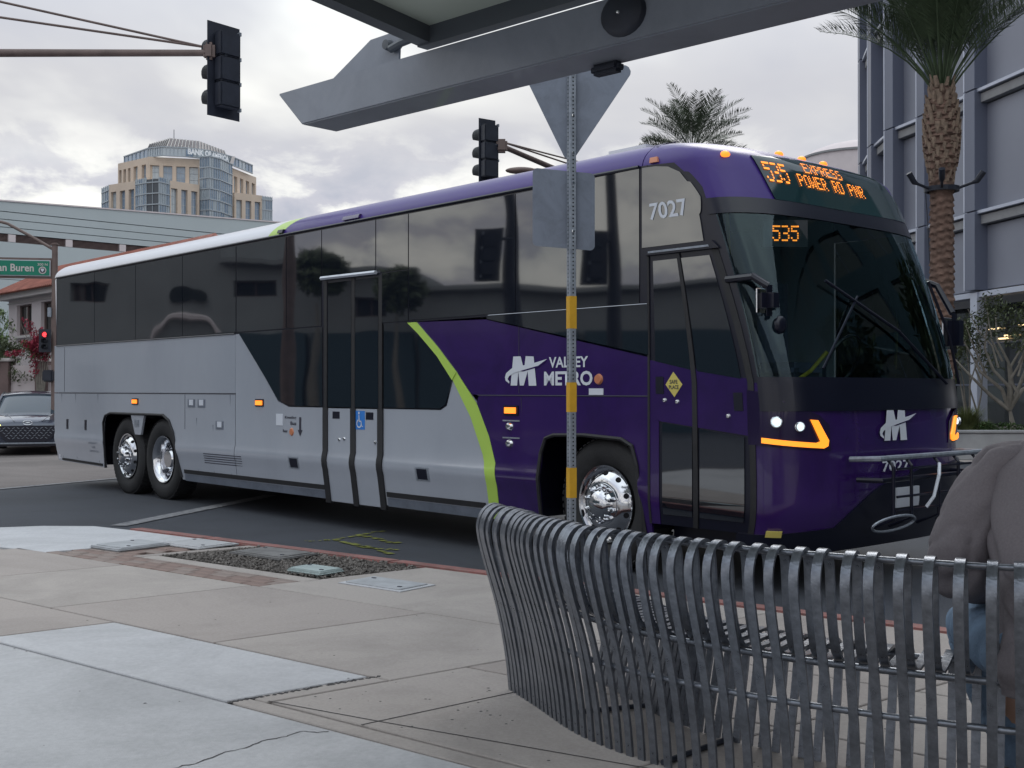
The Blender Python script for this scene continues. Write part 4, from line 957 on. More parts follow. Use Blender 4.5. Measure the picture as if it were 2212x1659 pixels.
# lower shoulders
tower_facade(235, 452, 293, 443, ZB, 81.2, 3, M['stone'], lo_rows, wfrac=.6)
tower_facade(365, 441, 430, 451, ZB, 81.0, 3, M['stone'], lo_rows, wfrac=.62)
tower_facade(506, 468, 566, 476, ZB, 81.0, 3, M['stone'], [(67.0, 78.2), (58, 63.6), (45, 55)], wfrac=.62)
def glass_bay(pts, z0, z1, fl, name='glass_bay', nx_=3, dark=None):
    g = bpy.data.objects.new(name, None); C.objects.link(g); g.parent = tw; under(g, tw)
    for i in range(len(pts) - 1):
        p0, p1 = Vector(TX(*pts[i])), Vector(TX(*pts[i + 1])); d = p1 - p0; n = Vector((d.y, -d.x)).normalized()
        z = z0
        while z < z1 - 1:
            zz = min(z1, z + fl)
            for k in range(nx_):
                a, b = p0 + d * (k / nx_), p0 + d * ((k + 1) / nx_)
                mm = dark if dark and i in dark else None
                gm = M['tower_dark'] if (dark and i in dark) else (M['tower_glass'] if random.random() < .55 else M['tower_glass_pale'])
                bm = bmesh.new(); bm.faces.new([bm.verts.new((q.x, q.y, h)) for q, h in ((a, z + .25), (b, z + .25), (b, zz - .25), (a, zz - .25))]); obj('pane', bm, gm, g)
            z = zz
    bm = bmesh.new()
    for i in range(len(pts) - 1):
        p0, p1 = Vector(TX(*pts[i])), Vector(TX(*pts[i + 1])); d = p1 - p0; n = Vector((d.y, -d.x)).normalized(); R_ = Matrix.Rotation(math.atan2(d.y, d.x), 3, 'Z')
        z = z0
        while z <= z1 + .1:
            c = (p0 + p1) / 2 + n * .1; box(bm, (c.x, c.y, z), (d.length + .4, 0.5, 0.4), R_); z += fl
        for k in range(nx_ * 2 + 1):
            c = p0 + d * (k / (nx_ * 2)) + n * .12; box(bm, (c.x, c.y, (z0 + z1) / 2), (0.16, 0.3, z1 - z0), R_)
    obj('mullion_grid', bm, M['mullion'], g)
    return g
glass_bay([(432, 452), (452, 450), (475, 455), (500, 466)], 38, 92, 4.15, nx_=3)
glass_bay([(293, 442), (316, 438)], 38, 81.5, 4.15, nx_=3); glass_bay([(316, 438), (343, 436)], 38, 81.0, 4.15, nx_=1, dark=[0]); glass_bay([(343, 436), (365, 441)], 38, 81.5, 4.15, nx_=3)
glass_bay([(220, 461), (235, 454)], 38, 81.6, 4.15, nx_=2); glass_bay([(566, 476), (587, 479)], 38, 81.0, 4.15, nx_=3)
# glass parapet ring, then the hipped louvre roof
ringp = [(268, 468), (319, 452), (350, 449), (400, 451), (450, 456), (500, 468), (544, 486)]
glass_bay(ringp, 92.0, 95.4, 3.4, 'glass_crown', nx_=3)
bm = bmesh.new()
bot = [TX(310, 470), TX(356, 460), TX(430, 462), TX(490, 474), TX(505, 485)]
topr = [TX(324, 478), TX(367, 478), TX(430, 480), TX(484, 486), TX(489, 492)]
B = [bm.verts.new((*q, 95.6)) for q in bot]; T = [bm.verts.new((*q, z)) for q, z in zip(topr, (102.6, 105, 104.2, 101.5, 100.5))]
for i in range(4): bm.faces.new((B[i], B[i + 1], T[i + 1], T[i]))
under(obj('louvre_roof', bm, M['tower_roof'], tw), tw)
bm = bmesh.new()
for i in range(4):
    for k in range(9):
        t = k / 9; a = Vector((*bot[i], 95.6)).lerp(Vector((*bot[i + 1], 95.6)), t); b = T and Vector((*topr[i], (102.6, 105, 104.2, 101.5)[i])).lerp(Vector((*topr[i + 1], (105, 104.2, 101.5, 100.5)[i])), t)
        tube(bm, [a + Vector((0, -.4, 0)), b + Vector((0, -.4, 0))], 0.22, 4)
under(obj('roof_fins', bm, M['tower_dark'], tw), tw)
under(obj('mast', tb([(*TX(375, 480), 104), (*TX(375, 480), 109)], 0.15, 5), M['tower_dark'], tw), tw)
# lettering follows the crown
bm = fit_text(text_bm('BANK OF AMERICA', 1, 0.05), 0, 20.2, 0, 2.3)
def crown(x, z):
    pr = [Vector(TX(*q)) for q in ((408, 451), (450, 455.4), (500, 467.4), (520, 475))]; L_ = 0
    for i in range(3):
        s_ = (pr[i + 1] - pr[i]).length
        if x <= L_ + s_ or i == 2:
            q = pr[i].lerp(pr[i + 1], (x - L_) / s_); return Vector((q.x, q.y - 1.8, z))
        L_ += s_
for v in bm.verts: v.co = crown(v.co.x, 92.6 + v.co.y)
obj_ = under(tag(obj('lettering', bm, M['sign_white'], tw), kind='stuff'), tw)
bm = bmesh.new()
for k in range(4):
    q = [crown(20.8 + k * 0.75 + dx, 92.0 + k * .2 + dz) for dx, dz in ((0, 0), (0.6, -0.1), (2.0, 3.0), (1.3, 3.1))]; bm.faces.new([bm.verts.new(p) for p in q])
under(obj('flag_emblem', bm, M['trim_white'], tw), tw)

# --- long grey-green building with horizontal cladding and louvred bays
ar = thing('arena_building', 'long low grey-green building with horizontal cladding and red-brown louvred bays', 'building', (-40, 125, 0))
A0 = Vector((-58.0, 108.0)); AD = Vector((0.7231, 0.6907)); AN = Vector((0.6907, -0.7231))
def aq(u, o=0): q = Vector((-50.7, 115.0)) + AD * u + AN * o; return q
def aband(name, u0, u1, z0a, z1a, z0b, z1b, m, o=0.0, th=0.6):
    bm = bmesh.new(); p = aq(u0, o); q = aq(u1, o); pb, qb = aq(u0, o - th), aq(u1, o - th)
    vs = [bm.verts.new(c) for c in ((p.x, p.y, z0a), (q.x, q.y, z0b), (q.x, q.y, z1b), (p.x, p.y, z1a), (pb.x, pb.y, z0a), (qb.x, qb.y, z0b), (qb.x, qb.y, z1b), (pb.x, pb.y, z1a))]
    for f in ((0, 1, 2, 3), (5, 4, 7, 6), (3, 2, 6, 7), (4, 5, 1, 0), (4, 0, 3, 7), (1, 5, 6, 2)): bm.faces.new([vs[i] for i in f])
    bmesh.ops.recalc_face_normals(bm, faces=bm.faces)
    return under(obj(name, bm, m, ar), ar)
zs = [16.95, 17.6, 18.38, 19.15]
for i in range(3): aband('cladding_band', -12, 62, zs[i] + .03, zs[i + 1] - .04, zs[i] + .03, zs[i + 1] - .04, M['arena'])
aband('cladding_band', -12, 62, 19.19, 19.75, 19.19, 22.1, M['arena']); aband('coping', -12, 62, 19.76, 19.9, 22.11, 22.25, M['stucco'], 0.1)
aband('wall_core', -12, 62, 0, 19.6, 0, 21.9, M['louver'], -0.5, 12)
aband('cladding_band', -12, 62, 0.0, 12.4, 0.0, 12.4, M['arena']); aband('cladding_band', -12, 62, 12.45, 16.15, 12.45, 16.15, M['arena'])
for k in range(-2, 11):
    u = 1.18 + k * 5.78; aband('pier', u - .35, u + .35, 16.18, 16.92, 16.18, 16.92, M['stucco'], 0.02)
    bm = bmesh.new(); R_ = Matrix.Rotation(math.atan2(AD.y, AD.x), 3, 'Z')
    for j in range(6): c = aq(u + 2.89, -.25); box(bm, (c.x, c.y, 16.24 + j * .12), (5.0, 0.25, 0.05), R_)
    under(obj('louvre_slats', bm, M['pillar'], ar), ar)

# --- stucco house with a red tile roof
hs = thing('stucco_house', 'pale stucco house with a red tile roof behind the garden wall', 'house', (-20, 53, 0))
HD = Vector((0.6675, -0.744)); H0 = Vector((-25.55, 59.0))
def hp(u, o=0): return H0 + HD * u + Vector((-HD.y, HD.x)) * o
def hu(xd): r = (xd - 1106) / FPX; return (r * 59.0 + 25.55) / (HD.x - r * HD.y)
wins = []
for a, b in ((36, 68), (88, 118)):
    wins.append((hu(a), hu(b), 4.15, 5.65))
u_ = wins[-1][1] + 1.2
while u_ < 18: wins.append((u_, u_ + 1.9, 4.15, 5.65)); u_ += 3.1
for w_ in list(wins): wins.append((w_[0], w_[1], 1.0, 2.6))
wo, pt, d_, n_ = wall_grid('wall', hp(0), hp(20), 0, 6.0, wins, 0.25, M['stucco'], hs, 3.6); under(wo, hs)
for w_ in wins:
    under(window(hs, pt, w_, 0.25, M['dark_glass'], M['pillar'], 2, 1, 0.07), hs)
    q = pt((w_[0] + w_[1]) / 2, w_[2] - .08, -0.05); bm = bx(q, (w_[1] - w_[0] + .3, 0.16, 0.12), Matrix.Rotation(math.atan2(HD.y, HD.x), 3, 'Z')); under(obj('sill', bm, M['trim_white'], hs), hs)
q0, q1, q2, q3 = hp(-.7, -.7), hp(20.5, -.7), hp(20.5, 4.3), hp(-.7, 4.3)
bm = bmesh.new(); prism(bm, [hp(-.45, -.45), hp(20.3, -.45), hp(20.3, 4.1), hp(-.45, 4.1)], 0.28, 5.95); under(obj('eave', bm, M['trim_white'], hs), hs)
bm = bmesh.new(); prism(bm, [hp(-.02, -.06), hp(20, -.06), hp(20, 0), hp(-.02, 0)], 0.06, 5.75); under(obj('wall_band', bm, M['trim_white'], hs), hs)
bm = bmesh.new(); r0, r1 = hp(1.3, 1.8), hp(18.6, 1.8); ez, rz_ = 6.24, 7.65
v = [bm.verts.new((p.x, p.y, z)) for p, z in ((q0, ez), (q1, ez), (q2, ez), (q3, ez), (r0, rz_), (r1, rz_))]
for f in ((0, 1, 5, 4), (1, 2, 5), (2, 3, 4, 5), (3, 0, 4)): bm.faces.new([v[i] for i in f])
under(obj('roof_deck', bm, M['tile'], hs), hs)
# tile courses as rows of barrels running up the two slopes in view
bm = bmesh.new()
def rowtile(a, b, c0, c1, n):
    for k in range(n):
        t = (k + .5) / n; p = Vector(a).lerp(Vector(b), t); q = Vector(c0).lerp(Vector(c1), t)
        tube(bm, [p, p.lerp(q, .5) + Vector((0, 0, .01)), q], 0.085, 5)
V3 = lambda p, z: Vector((p.x, p.y, z))
rowtile(V3(q0, ez), V3(q1, ez), V3(r0, rz_), V3(r1, rz_), 84); rowtile(V3(q3, ez), V3(q0, ez), V3(r0, rz_), V3(r0, rz_) + Vector((.01, 0, 0)), 40)
under(tag(obj('roof_tiles', bm, M['tile'], hs), kind='stuff'), hs)

# --- garden wall with brown pillars
gw = thing('garden_wall', 'pale garden wall with brown pillars under the red bougainvillea', 'wall', (-14, 31, 0))
GY = 31.0; gx = lambda xd: (xd - 1106) / FPX * GY
pil = [(-80, -57), (3, 27), (82, 107), (165, 190), (248, 272)]
for i, (a, b) in enumerate(pil):
    under(obj('pillar', bx(((gx(a) + gx(b)) / 2, GY, 1.1), (gx(b) - gx(a), 0.45, 2.2), None, .02), M['pillar'], gw), gw)
    under(obj('pillar_cap', bx(((gx(a) + gx(b)) / 2, GY, 2.245), (gx(b) - gx(a) + .1, 0.55, 0.09), None, .02), M['trim_white'], gw), gw)
    if i < len(pil) - 1: c, e = gx(b), gx(pil[i + 1][0]); under(obj('wall_panel', bx(((c + e) / 2, GY, 1.05), (e - c, 0.2, 2.1)), M['stucco'], gw), gw)

# --- blue-grey metal clad building on the right
ob = thing('metal_clad_building', 'tall curved building of blue-grey metal panels with ribs and ledges behind the palm', 'building', (17, 42, 0))
nodes = [(16.75, 54.5), (16.0, 50.5), (15.75, 47.3), (16.25, 45.0), (16.68, 41.3), (17.35, 37.6), (19.0, 34.2), (21.6, 31.4), (25.0, 29.6)]
nodes = [Vector(p) for p in nodes]
lev = [4.95, 7.75, 12.05, 16.9, 21.6, 26.4]
cen = Vector((30, 45))
for i in range(len(nodes) - 1):
    p0, p1 = nodes[i], nodes[i + 1]; d = (p1 - p0).normalized(); n = Vector((-d.y, d.x)); 
    if n.dot(cen - p0) > 0: n = -n
    ang = math.atan2(d.y, d.x); R_ = Matrix.Rotation(ang, 3, 'Z'); Ln = (p1 - p0).length
    mid = (p0 + p1) / 2
    def part(name, c2, ln, th, z0, z1, m, o=0.0):
        c = c2 + n * o; return under(obj(name, bx((c.x, c.y, (z0 + z1) / 2), (ln, th, z1 - z0), R_, 0.012, 1), m, ob), ob)
    for k in range(len(lev) - 1):
        z0, z1 = lev[k] + .05, lev[k + 1] - .50
        part('wall_panel', mid, Ln - .04, 0.3, z0, z1, M['metal_panel'], -0.2)
        part('ledge_stone', mid, Ln - .02, 0.5, z1 + .04, z1 + .36, M['ledge'], -0.05); part('ledge_cap', mid, Ln - .02, 0.55, z1 + .40, z1 + .52, M['metal_edge'], 0.06)
        # pilaster segment at this node
        part('pilaster', p0, 0.62, 0.66, lev[k] + .02, lev[k + 1] - .02, M['metal_fin'], 0.12)
        c = p0 + d * (0.36 if d.dot(Vector((0, 1))) > 0 else -0.36) * 1
        part('pilaster_edge', p0 - d * 0.345, 0.07, 0.68, lev[k] + .02, lev[k + 1] - .02, M['metal_edge'], 0.125)
    part('soffit_band', mid, Ln, 0.5, 4.72, 4.92, M['metal_edge'], -0.02)
    part('column', p0, 0.42, 0.42, 0, 4.9, M['metal_edge'], 0.1)
    part('glass_front', mid, Ln, 0.1, 0.1, 4.7, M['dark_glass'], -2.2)
    for zz in (1.6, 3.2): part('transom', mid, Ln, 0.12, zz, zz + .08, M['metal_fin'], -2.14)
    if 3 <= i <= 6:
        for q, zz in ((-.25, 3.75), (0.05, 3.45), (.3, 3.78), (-.1, 3.35)):
            part('strip_light', mid + d * q * Ln, Ln * .22, 0.05, zz, zz + .06, M['warm_light'], -2.05)
bm = bmesh.new(); prism(bm, [(p.x, p.y) for p in nodes] + [(40, 30), (40, 60), (20, 60)], 0.25, 26.45); under(obj('roof', bm, M['metal_fin'], ob), ob)
bm = bmesh.new(); prism(bm, [(p.x + .75, p.y + .1) for p in nodes] + [(39, 31), (39, 59), (20, 59)], 21.4, 4.96); under(obj('building_core', bm, M['metal_panel'], ob), ob)

# --- building across the junction and an added dark block, seen only in reflections
ob2 = thing('added_dark_block', 'added dark block beyond the right edge, darkening the coach front and its windscreen reflection', 'building', (26, 5, 0))  # unseen block, added to darken the coach front and windscreen
wl = []
for k in range(9):
    for f in range(5): wl.append((2 + k * 4.6, 5.2 + k * 4.6, 1.2 + f * 4, 3.9 + f * 4))
wo, pt, d_, n_ = wall_grid('wall', (26, 24), (26, -20), 0, 22, wl, 0.3, M['reflected_dark'], ob2, 10); under(wo, ob2)
for w_ in wl: under(window(ob2, pt, w_, .3, M['dark_glass'], M['metal_fin'], 2, 1), ob2)
rb = thing('arched_stucco_building', 'low olive stucco building with an arch beyond the left edge, reflected in the coach windows', 'building', (-32, 20, 0))
M['olive'] = mat('olive_stucco', (0.27, 0.28, 0.285), 0.9, var=0.1, vscale=.5)
M['olive'].node_tree.nodes['Principled BSDF'].inputs['Roughness'].default_value = .9
for (ya, yb, hh, ww) in ((-2, 17, 5.1, ((3, 5, 1.2, 2.6), (9, 11, 1.2, 2.6), (14, 16, 1.2, 2.6))), (17, 21, 5.75, ((1.2, 2.6, 4.1, 4.9),)), (21, 24.6, 6.15, ((1.5, 3.1, 4.95, 5.6),)), (24.6, 28.3, 8.6, ()), (28.3, 40, 8.6, ((0.8, 2.0, 4.75, 5.5), (4.0, 5.2, 4.5, 5.6), (8.0, 9.3, 4.5, 5.6))), (40, 62, 10.5, ((2, 3.5, 4.5, 6), (8, 9.5, 4.5, 6), (14, 15.5, 4.5, 6)))):
    hs_ = [h for h in ww] + [(w[0], w[1], 0.3, 2.4) for w in ww if w[2] > 3]
    wo, pt, d_, n_ = wall_grid('wall', (-32, ya), (-32, yb), 0, hh, hs_, 0.4, M['olive'], rb, 9); under(wo, rb)
    for w_ in hs_: under(window(rb, pt, w_, .4, M['dark_glass'], M['pillar'], 2, 1), rb)
    under(obj('cornice', bx((-31.9, (ya + yb) / 2, hh + .1), (.5, yb - ya - .02, .2), None, .03), M['olive'], rb), rb)
for y0_, y1_ in ((-2, 4.9), (5.1, 10.9), (11.1, 16.9), (17.1, 20.9), (21.1, 24.5)):  # added dark boxes, so the lower coach windows reflect something dark
    under(obj('dark_reflection_box', bx((-31.75, (y0_ + y1_) / 2, 1.75), (.4, y1_ - y0_, 3.5)), M['reflected_dark'], rb), rb)
bm = bmesh.new(); prism(bm, [(.55 * math.cos(a), .3 * math.sin(a)) for a in [2 * PI * k / 20 for k in range(20)]], .1); bmesh.ops.transform(bm, matrix=Matrix.Translation((-31.95, 25.9, 5.0)) @ Matrix.Rotation(PI / 2, 4, 'Z') @ Matrix.Rotation(PI / 2, 4, 'X'), verts=bm.verts); under(obj('oval_window', bm, M['dark_glass'], rb), rb)
# arch moulding
bm = bmesh.new(); tube(bm, [(-31.8, 25.9 + 1.6 * math.cos(a), 2.7 + 1.5 * math.sin(a)) for a in [PI * k / 20 for k in range(21)]], 0.12, 6); under(obj('arch_moulding', bm, M['stucco'], rb), rb)

dm = thing('domed_tower', 'pale round tower with a shallow domed roof far behind the coach', 'tower', ((1853 - 1106) / FPX * 150, 150, 0))
bm = bmesh.new(); lathe(bm, [(0, 33.4), (2.2, 33.3), (4.2, 32.8), (5.8, 32.2), (6.9, 31.5), (6.9, 0)], 40); obj('shaft', bm, M['stucco'], dm, 30)
bm = bmesh.new(); lathe(bm, [(6.95, 31.2), (7.1, 31.2), (7.1, 31.45), (6.95, 31.45)], 40); obj('roof_rim', bm, M['ledge'], dm)

# ------------------------------------------------------------------ street furniture
def signal_head(root, c, d2, n2, h=1.28, w=0.54, lit=None, name='signal_head'):
    """c centre, d2 unit vector across the backplate, n2 unit vector the lenses face"""
    t = bpy.data.objects.new(name, None); C.objects.link(t); t.parent = root
    rot = Matrix(((d2.x, n2.x, 0), (d2.y, n2.y, 0), (0, 0, 1)))
    def ad(nm, bm, m, sm=None):
        bmesh.ops.transform(bm, matrix=Matrix.Translation(c) @ rot.to_4x4(), verts=bm.verts); bmesh.ops.recalc_face_normals(bm, faces=bm.faces); return obj(nm, bm, m, t, sm)
    k = h / 1.28
    ad('backplate', bx((0, 0, 0), (w, 0.012, h), None, 0.0), M['signal_black'])
    for i in range(3):
        z = (1 - i) * 0.345 * k
        ad('lamp_box', bx((0, -0.09, z), (0.33 * k, 0.17, 0.335 * k), None, 0.02), M['signal_black'])
        bm = bmesh.new(); r = 0.145 * k; prof = []
        rings = []
        for q in range(15):
            a = math.radians(-50 + 280 * q / 14)
            rings.append([(r * math.cos(a), 0.01, z + r * math.sin(a)), (r * math.cos(a) * 1.02, 0.30 * k if 0 < q < 14 else 0.16, z + r * math.sin(a) * 1.02)])
        vs = [[bm.verts.new(p) for p in rr] for rr in rings]
        for q in range(14): bm.faces.new((vs[q][0], vs[q + 1][0], vs[q + 1][1], vs[q][1]))
        ex = bmesh.ops.solidify(bm, geom=bm.faces[:], thickness=0.006)
        ad('visor', bm, M['signal_grey'], 50)
        bm = bmesh.new(); lathe(bm, [(0, 0.035), (r * .6, 0.03), (r * .97, 0.008)], 18, (0, 0, z), 'Y')
        ad('lens', bm, M['red_lamp'] if lit == i else M['signal_black'], 40)
    for z in (0.52, 0.17, -.17, -.52): ad('back_hinge', bx((0.175 * k, -0.12, z * k), (0.03, 0.06, 0.05)), M['galv'])
    return t
d1 = Vector((0.629, 0.777, 0)).normalized(); n1 = Vector((-0.777, 0.629, 0))
SY1 = 16.1; c1 = P(482, 153.5, SY1)
sg = thing('traffic_signal', 'black traffic signal seen from behind on a long brown mast arm at upper left', 'traffic light', (-12.5, 15.9, 0))
h1 = signal_head(sg, c1, d1, n1, 1.30, 0.54); under(h1, sg)
e1 = P(452, 113.5, 15.95); far1 = P(-870, 113.5, 15.95); far1.x = -12.5
def u1(o, r=sg): return under(o, r)
u1(obj('mast_arm', tb([far1, e1], [0.075, 0.046], 12), M['pole_brown'], sg, 60))
a0 = P(438, 100, 15.95)
for vy, in ((2.6,), (36.4,)):
    b0 = P(0, vy, 15.95); dd = (b0 - a0); u1(obj('guy_rod', tb([a0 + (0.02 * dd.normalized()), a0 + dd * 1.9], 0.017, 6), M['pole_brown'], sg))
u1(obj('mast_pole', tb([(-12.5, 15.95, 0), (-12.5, 15.95, 9.2)], [0.16, 0.11], 14), M['pole_brown'], sg, 60))
u1(obj('arm_end_collar', bx(e1 + Vector((0.0, 0, 0.02)), (0.16, 0.16, 0.24), None, 0.04), M['pole_brown'], sg))
u1(obj('bracket', tb([e1, e1 + Vector((.12, .05, -.02)), c1 + Vector((.08, -.16, .18))], 0.03, 8), M['signal_black'], sg))
sg2 = thing('traffic_signal', 'smaller black traffic signal with three visors just above the coach roof', 'traffic light', (4.6, 33, 0))
SYB = 23.0
d2 = Vector((0.80, 0.60, 0)).normalized(); n2 = Vector((-0.66, -0.12, 0)).normalized(); n2 = Vector((-d2.y, d2.x, 0))
c2 = P(1052, 328, SYB)
h2 = signal_head(sg2, c2, d2, n2, 1.30, 0.40); under(h2, sg2)
e2 = P(1084, 315, SYB); f2 = Vector((4.6, 33.0, e2.z))
def u2(o): return under(o, sg2)
u2(obj('mast_arm', tb([e2, f2], [0.05, 0.09], 10), M['pole_brown'], sg2, 60)); u2(obj('mast_pole', tb([(4.6, 33, 0), (4.6, 33, 7.3)], [0.16, 0.11], 12), M['pole_brown'], sg2, 60))
u2(obj('bracket', bx(e2, (0.22, 0.2, 0.26), None, .04), M['pole_brown'], sg2)); u2(obj('bracket_arm', tb([e2, c2 + Vector((.1, -.1, .12))], 0.03), M['signal_black'], sg2))
for dz in (0.65, 0.3): u2(obj('guy_rod', tb([e2 + Vector((.05, 0, .07)), f2 + Vector((0, 0, dz + .3))], 0.018, 6), M['pole_brown'], sg2))
bm = bmesh.new(); bmesh.ops.create_uvsphere(bm, u_segments=14, v_segments=8, radius=1)
lp = P(1126, 368, 30)
for v in bm.verts: v.co = Vector((v.co.x * .42, v.co.y * .18, v.co.z * .09)) + lp
u2(obj('street_lamp_head', bm, M['pole_brown'], sg2, 60)); u2(obj('lamp_arm', tb([lp + Vector((.35, 0, .02)), lp + Vector((.9, 1, .05)), Vector((4.6, 33, 7.2))], 0.04, 8), M['pole_brown'], sg2))
# street name sign on its pole at the far corner
SS = 27.0
ss = thing('street_sign_pole', 'brown pole with green Van Buren street sign, lamp arm and red signal at far left', 'street sign', (*P(118, 842, SS).xy, 0))
def u3(o, r=None): return under(o, ss)
px_ = P(118, 842, SS).x
u3(obj('pole', tb([(px_, SS, 0), (px_, SS, P(0, 530, SS).z)], [0.085, 0.065], 12), M['pole_brown'], ss, 60))
u3(obj('pole_cap', bx((px_, SS, P(0, 528, SS).z), (0.17, 0.17, 0.08), None, .03), M['pole_brown'], ss))
arm = [P(-260, 478, SS), P(-60, 476, SS), P(2, 479, SS), P(16, 483, SS), P(60, 507, SS), P(114, 538, SS)]
u3(obj('lamp_arm', tb(arm, 0.035, 8), M['pole_brown'], ss, 60)); u3(obj('lamp_head', bx(arm[0], (0.7, 0.25, 0.12), None, .05), M['pole_brown'], ss))
sb = bpy.data.objects.new('street_sign', None); C.objects.link(sb); sb.parent = ss; under(sb, ss)
# the sign hangs square to the far street: it nears us towards the left
sd = Vector((-1.0, -0.19, 0)).normalized(); sn = Vector((-sd.y, sd.x, 0)); sn = Vector((0.187, -0.982, 0))
sr = P(114, 580, SS)
def sp_(u, z): return sr + sd * u + Vector((0, 0, z))
def sheet3(name, pts, m, off, par):
    bm = bmesh.new(); f = bm.faces.new([bm.verts.new(p + sn * off) for p in pts]); r = bmesh.ops.extrude_face_region(bm, geom=[f])
    for v in [g for g in r['geom'] if isinstance(g, bmesh.types.BMVert)]: v.co -= sn * 0.03
    bmesh.ops.recalc_face_normals(bm, faces=bm.faces); return obj(name, bm, m, par)
sheet3('sign_frame', [sp_(0, -.24), sp_(2.9, -.24), sp_(2.9, .24), sp_(0, .24)], M['pole_brown'], 0.0, sb)
sheet3('sign_border', [sp_(.05, -.185), sp_(2.8, -.185), sp_(2.8, .185), sp_(.05, .185)], M['decal_white'], 0.035, sb)
sheet3('sign_face', [sp_(.07, -.167), sp_(2.78, -.167), sp_(2.78, .167), sp_(.07, .167)], M['green_sign'], 0.05, sb)
def sign_text(s_, u0, u1_, z0, z1, b=0.0):
    bm = fit_text(text_bm(s_, 1, b), u0, u1_, z0, z1)
    for v in bm.verts: v.co = sp_(v.co.x, v.co.y) + sn * .055
    return bm
def st(s_, ul, ur, z0, z1, b=0.0):            # ul, ur measured from the pole towards the left
    bm = fit_text(text_bm(s_, 1, b), 0, 1, z0, z1)
    for v in bm.verts: v.co = sp_(ul + (ur - ul) * v.co.x, v.co.y) + sn * .055
    return obj('lettering', bm, M['trim_white'], sb)
st('Van Buren', 1.33, .41, -.085, .09, 0.02); st('300 N', .33, .11, .055, .115, 0.01)
bm = bmesh.new(); cc = sp_(.22, -.05) + sn * .056
bm.faces.new([bm.verts.new(cc + sd * .085 * math.cos(a) + Vector((0, 0, .085 * math.sin(a)))) for a in [2 * PI * k / 20 for k in range(20)]]); obj('sign_emblem', bm, M['trim_white'], sb)
bm = bmesh.new(); cc = cc + sn * .003
bm.faces.new([bm.verts.new(cc + sd * .062 * math.cos(a) + Vector((0, 0, .062 * math.sin(a)))) for a in [2 * PI * k / 20 for k in range(20)]]); obj('sign_emblem', bm, M['decal_dark'], sb)
bm = bmesh.new(); cc = cc + sn * .003
bm.faces.new([bm.verts.new(cc + sd * x + Vector((0, 0, z))) for x, z in ((-.03, .04), (.03, .04), (.04, .01), (0, -.045), (-.04, .01))]); obj('sign_emblem', bm, M['decal_white'], sb)
dS = Vector((1, 0.15, 0)).normalized(); nS = Vector((0.149, -0.989, 0))
hS = signal_head(ss, P(97, 736, SS - .2), Vector((-nS.y, nS.x, 0)) * 1.0, nS, 0.53 * 1.0, 0.27, 0); under(hS, ss)
u3(obj('signal_bracket', tb([P(109, 727, SS), (px_, SS, P(0, 727, SS).z)], 0.03, 6), M['pole_brown'], ss)); u3(obj('signal_bracket', tb([P(109, 758, SS), (px_, SS, P(0, 758, SS).z)], 0.025, 6), M['pole_brown'], ss))
u3(obj('pedestrian_signal', bx(P(105, 812, SS - .1), (0.24, 0.2, 0.27), None, .03), M['signal_black'], ss)); u3(obj('signal_bracket', tb([P(105, 824, SS - .1), (px_, SS, P(0, 826, SS).z)], 0.022, 6), M['pole_brown'], ss))
u3(obj('junction_box', bx((px_ - .09, SS - .05, P(0, 675, SS).z), (0.09, 0.1, 0.22), None, .01), M['galv'], ss))

# yield sign post near the kerb, seen from behind
PY = 7.55; PXX = (1234.5 - 1106) / FPX * PY
sgp = thing('sign_post', 'perforated steel post with yellow bands and grey backs of a triangle and a square sign', 'sign post', (PXX, PY, SW), math.radians(24))
ZT = 3.75
obj('post', bx((0, 0, ZT / 2), (0.048, 0.048, ZT), None, 0.004, 1), M['galv'], sgp)
bm = bmesh.new(); z = 0.1
while z < ZT - .05:
    for rot_ in (0, -PI / 2):
        n_v = 8; R_ = Matrix.Rotation(rot_, 3, 'Z')
        bm.faces.new([bm.verts.new(R_ @ Vector((0.0058 * math.cos(a), -0.0250, z + 0.0058 * math.sin(a)))) for a in [2 * PI * k / n_v for k in range(n_v)]])
    z += 0.0254
tag(obj('punched_holes', bm, M['hole'], sgp), kind='stuff')
def pz(v): return EYE - SW + (HOR - v) / FPX * PY
for a, b in ((640, 710), (826, 890), (1010, 1075)):
    z0, z1 = pz(b), pz(a); bm = bmesh.new()
    for s_ in ((0, -0.0246), (-0.0246, 0)):
        box(bm, (s_[0], s_[1], (z0 + z1) / 2), (0.050, 0.0012, z1 - z0) if s_[0] == 0 else (0.0012, 0.050, z1 - z0))
    obj('reflective_band', bm, M['refl_yellow'], sgp)
def rpoly(pts, r, n=5):
    out = []
    for i in range(len(pts)):
        p = Vector(pts[i]); a = (Vector(pts[i - 1]) - p).normalized(); b = (Vector(pts[(i + 1) % len(pts)]) - p).normalized()
        ang = a.angle(b); t = r / math.tan(ang / 2); s_, e_ = p + a * t, p + b * t; bis = (a + b).normalized(); c = p + bis * (r / math.sin(ang / 2))
        va, vb = s_ - c, e_ - c
        for k in range(n + 1):
            q = va.lerp(vb, k / n).normalized() * r; out.append(c + q)
    return out
TRm = Matrix.Translation((0, 0.036, 0)) @ Matrix.Rotation(math.radians(-24 - 6), 4, 'Z') @ Matrix.Rotation(PI / 2, 4, 'X')
zv = pz(357); sd_ = 0.78
tri = [Vector((0, 0)), Vector((sd_ / 2, sd_ * .866)), Vector((-sd_ / 2, sd_ * .866))]
ra = math.radians(-4.2); tri = [Vector((p.x * math.cos(ra) - p.y * math.sin(ra), p.x * math.sin(ra) + p.y * math.cos(ra) + zv)) for p in tri]
bm = bmesh.new(); prism(bm, rpoly(tri, 0.045), 0.003, 0, TRm); obj('triangle_sign', bm, M['sign_back'], sgp)
xl, xr = (1157 - 1236) / FPX * PY, (1292 - 1236) / FPX * PY
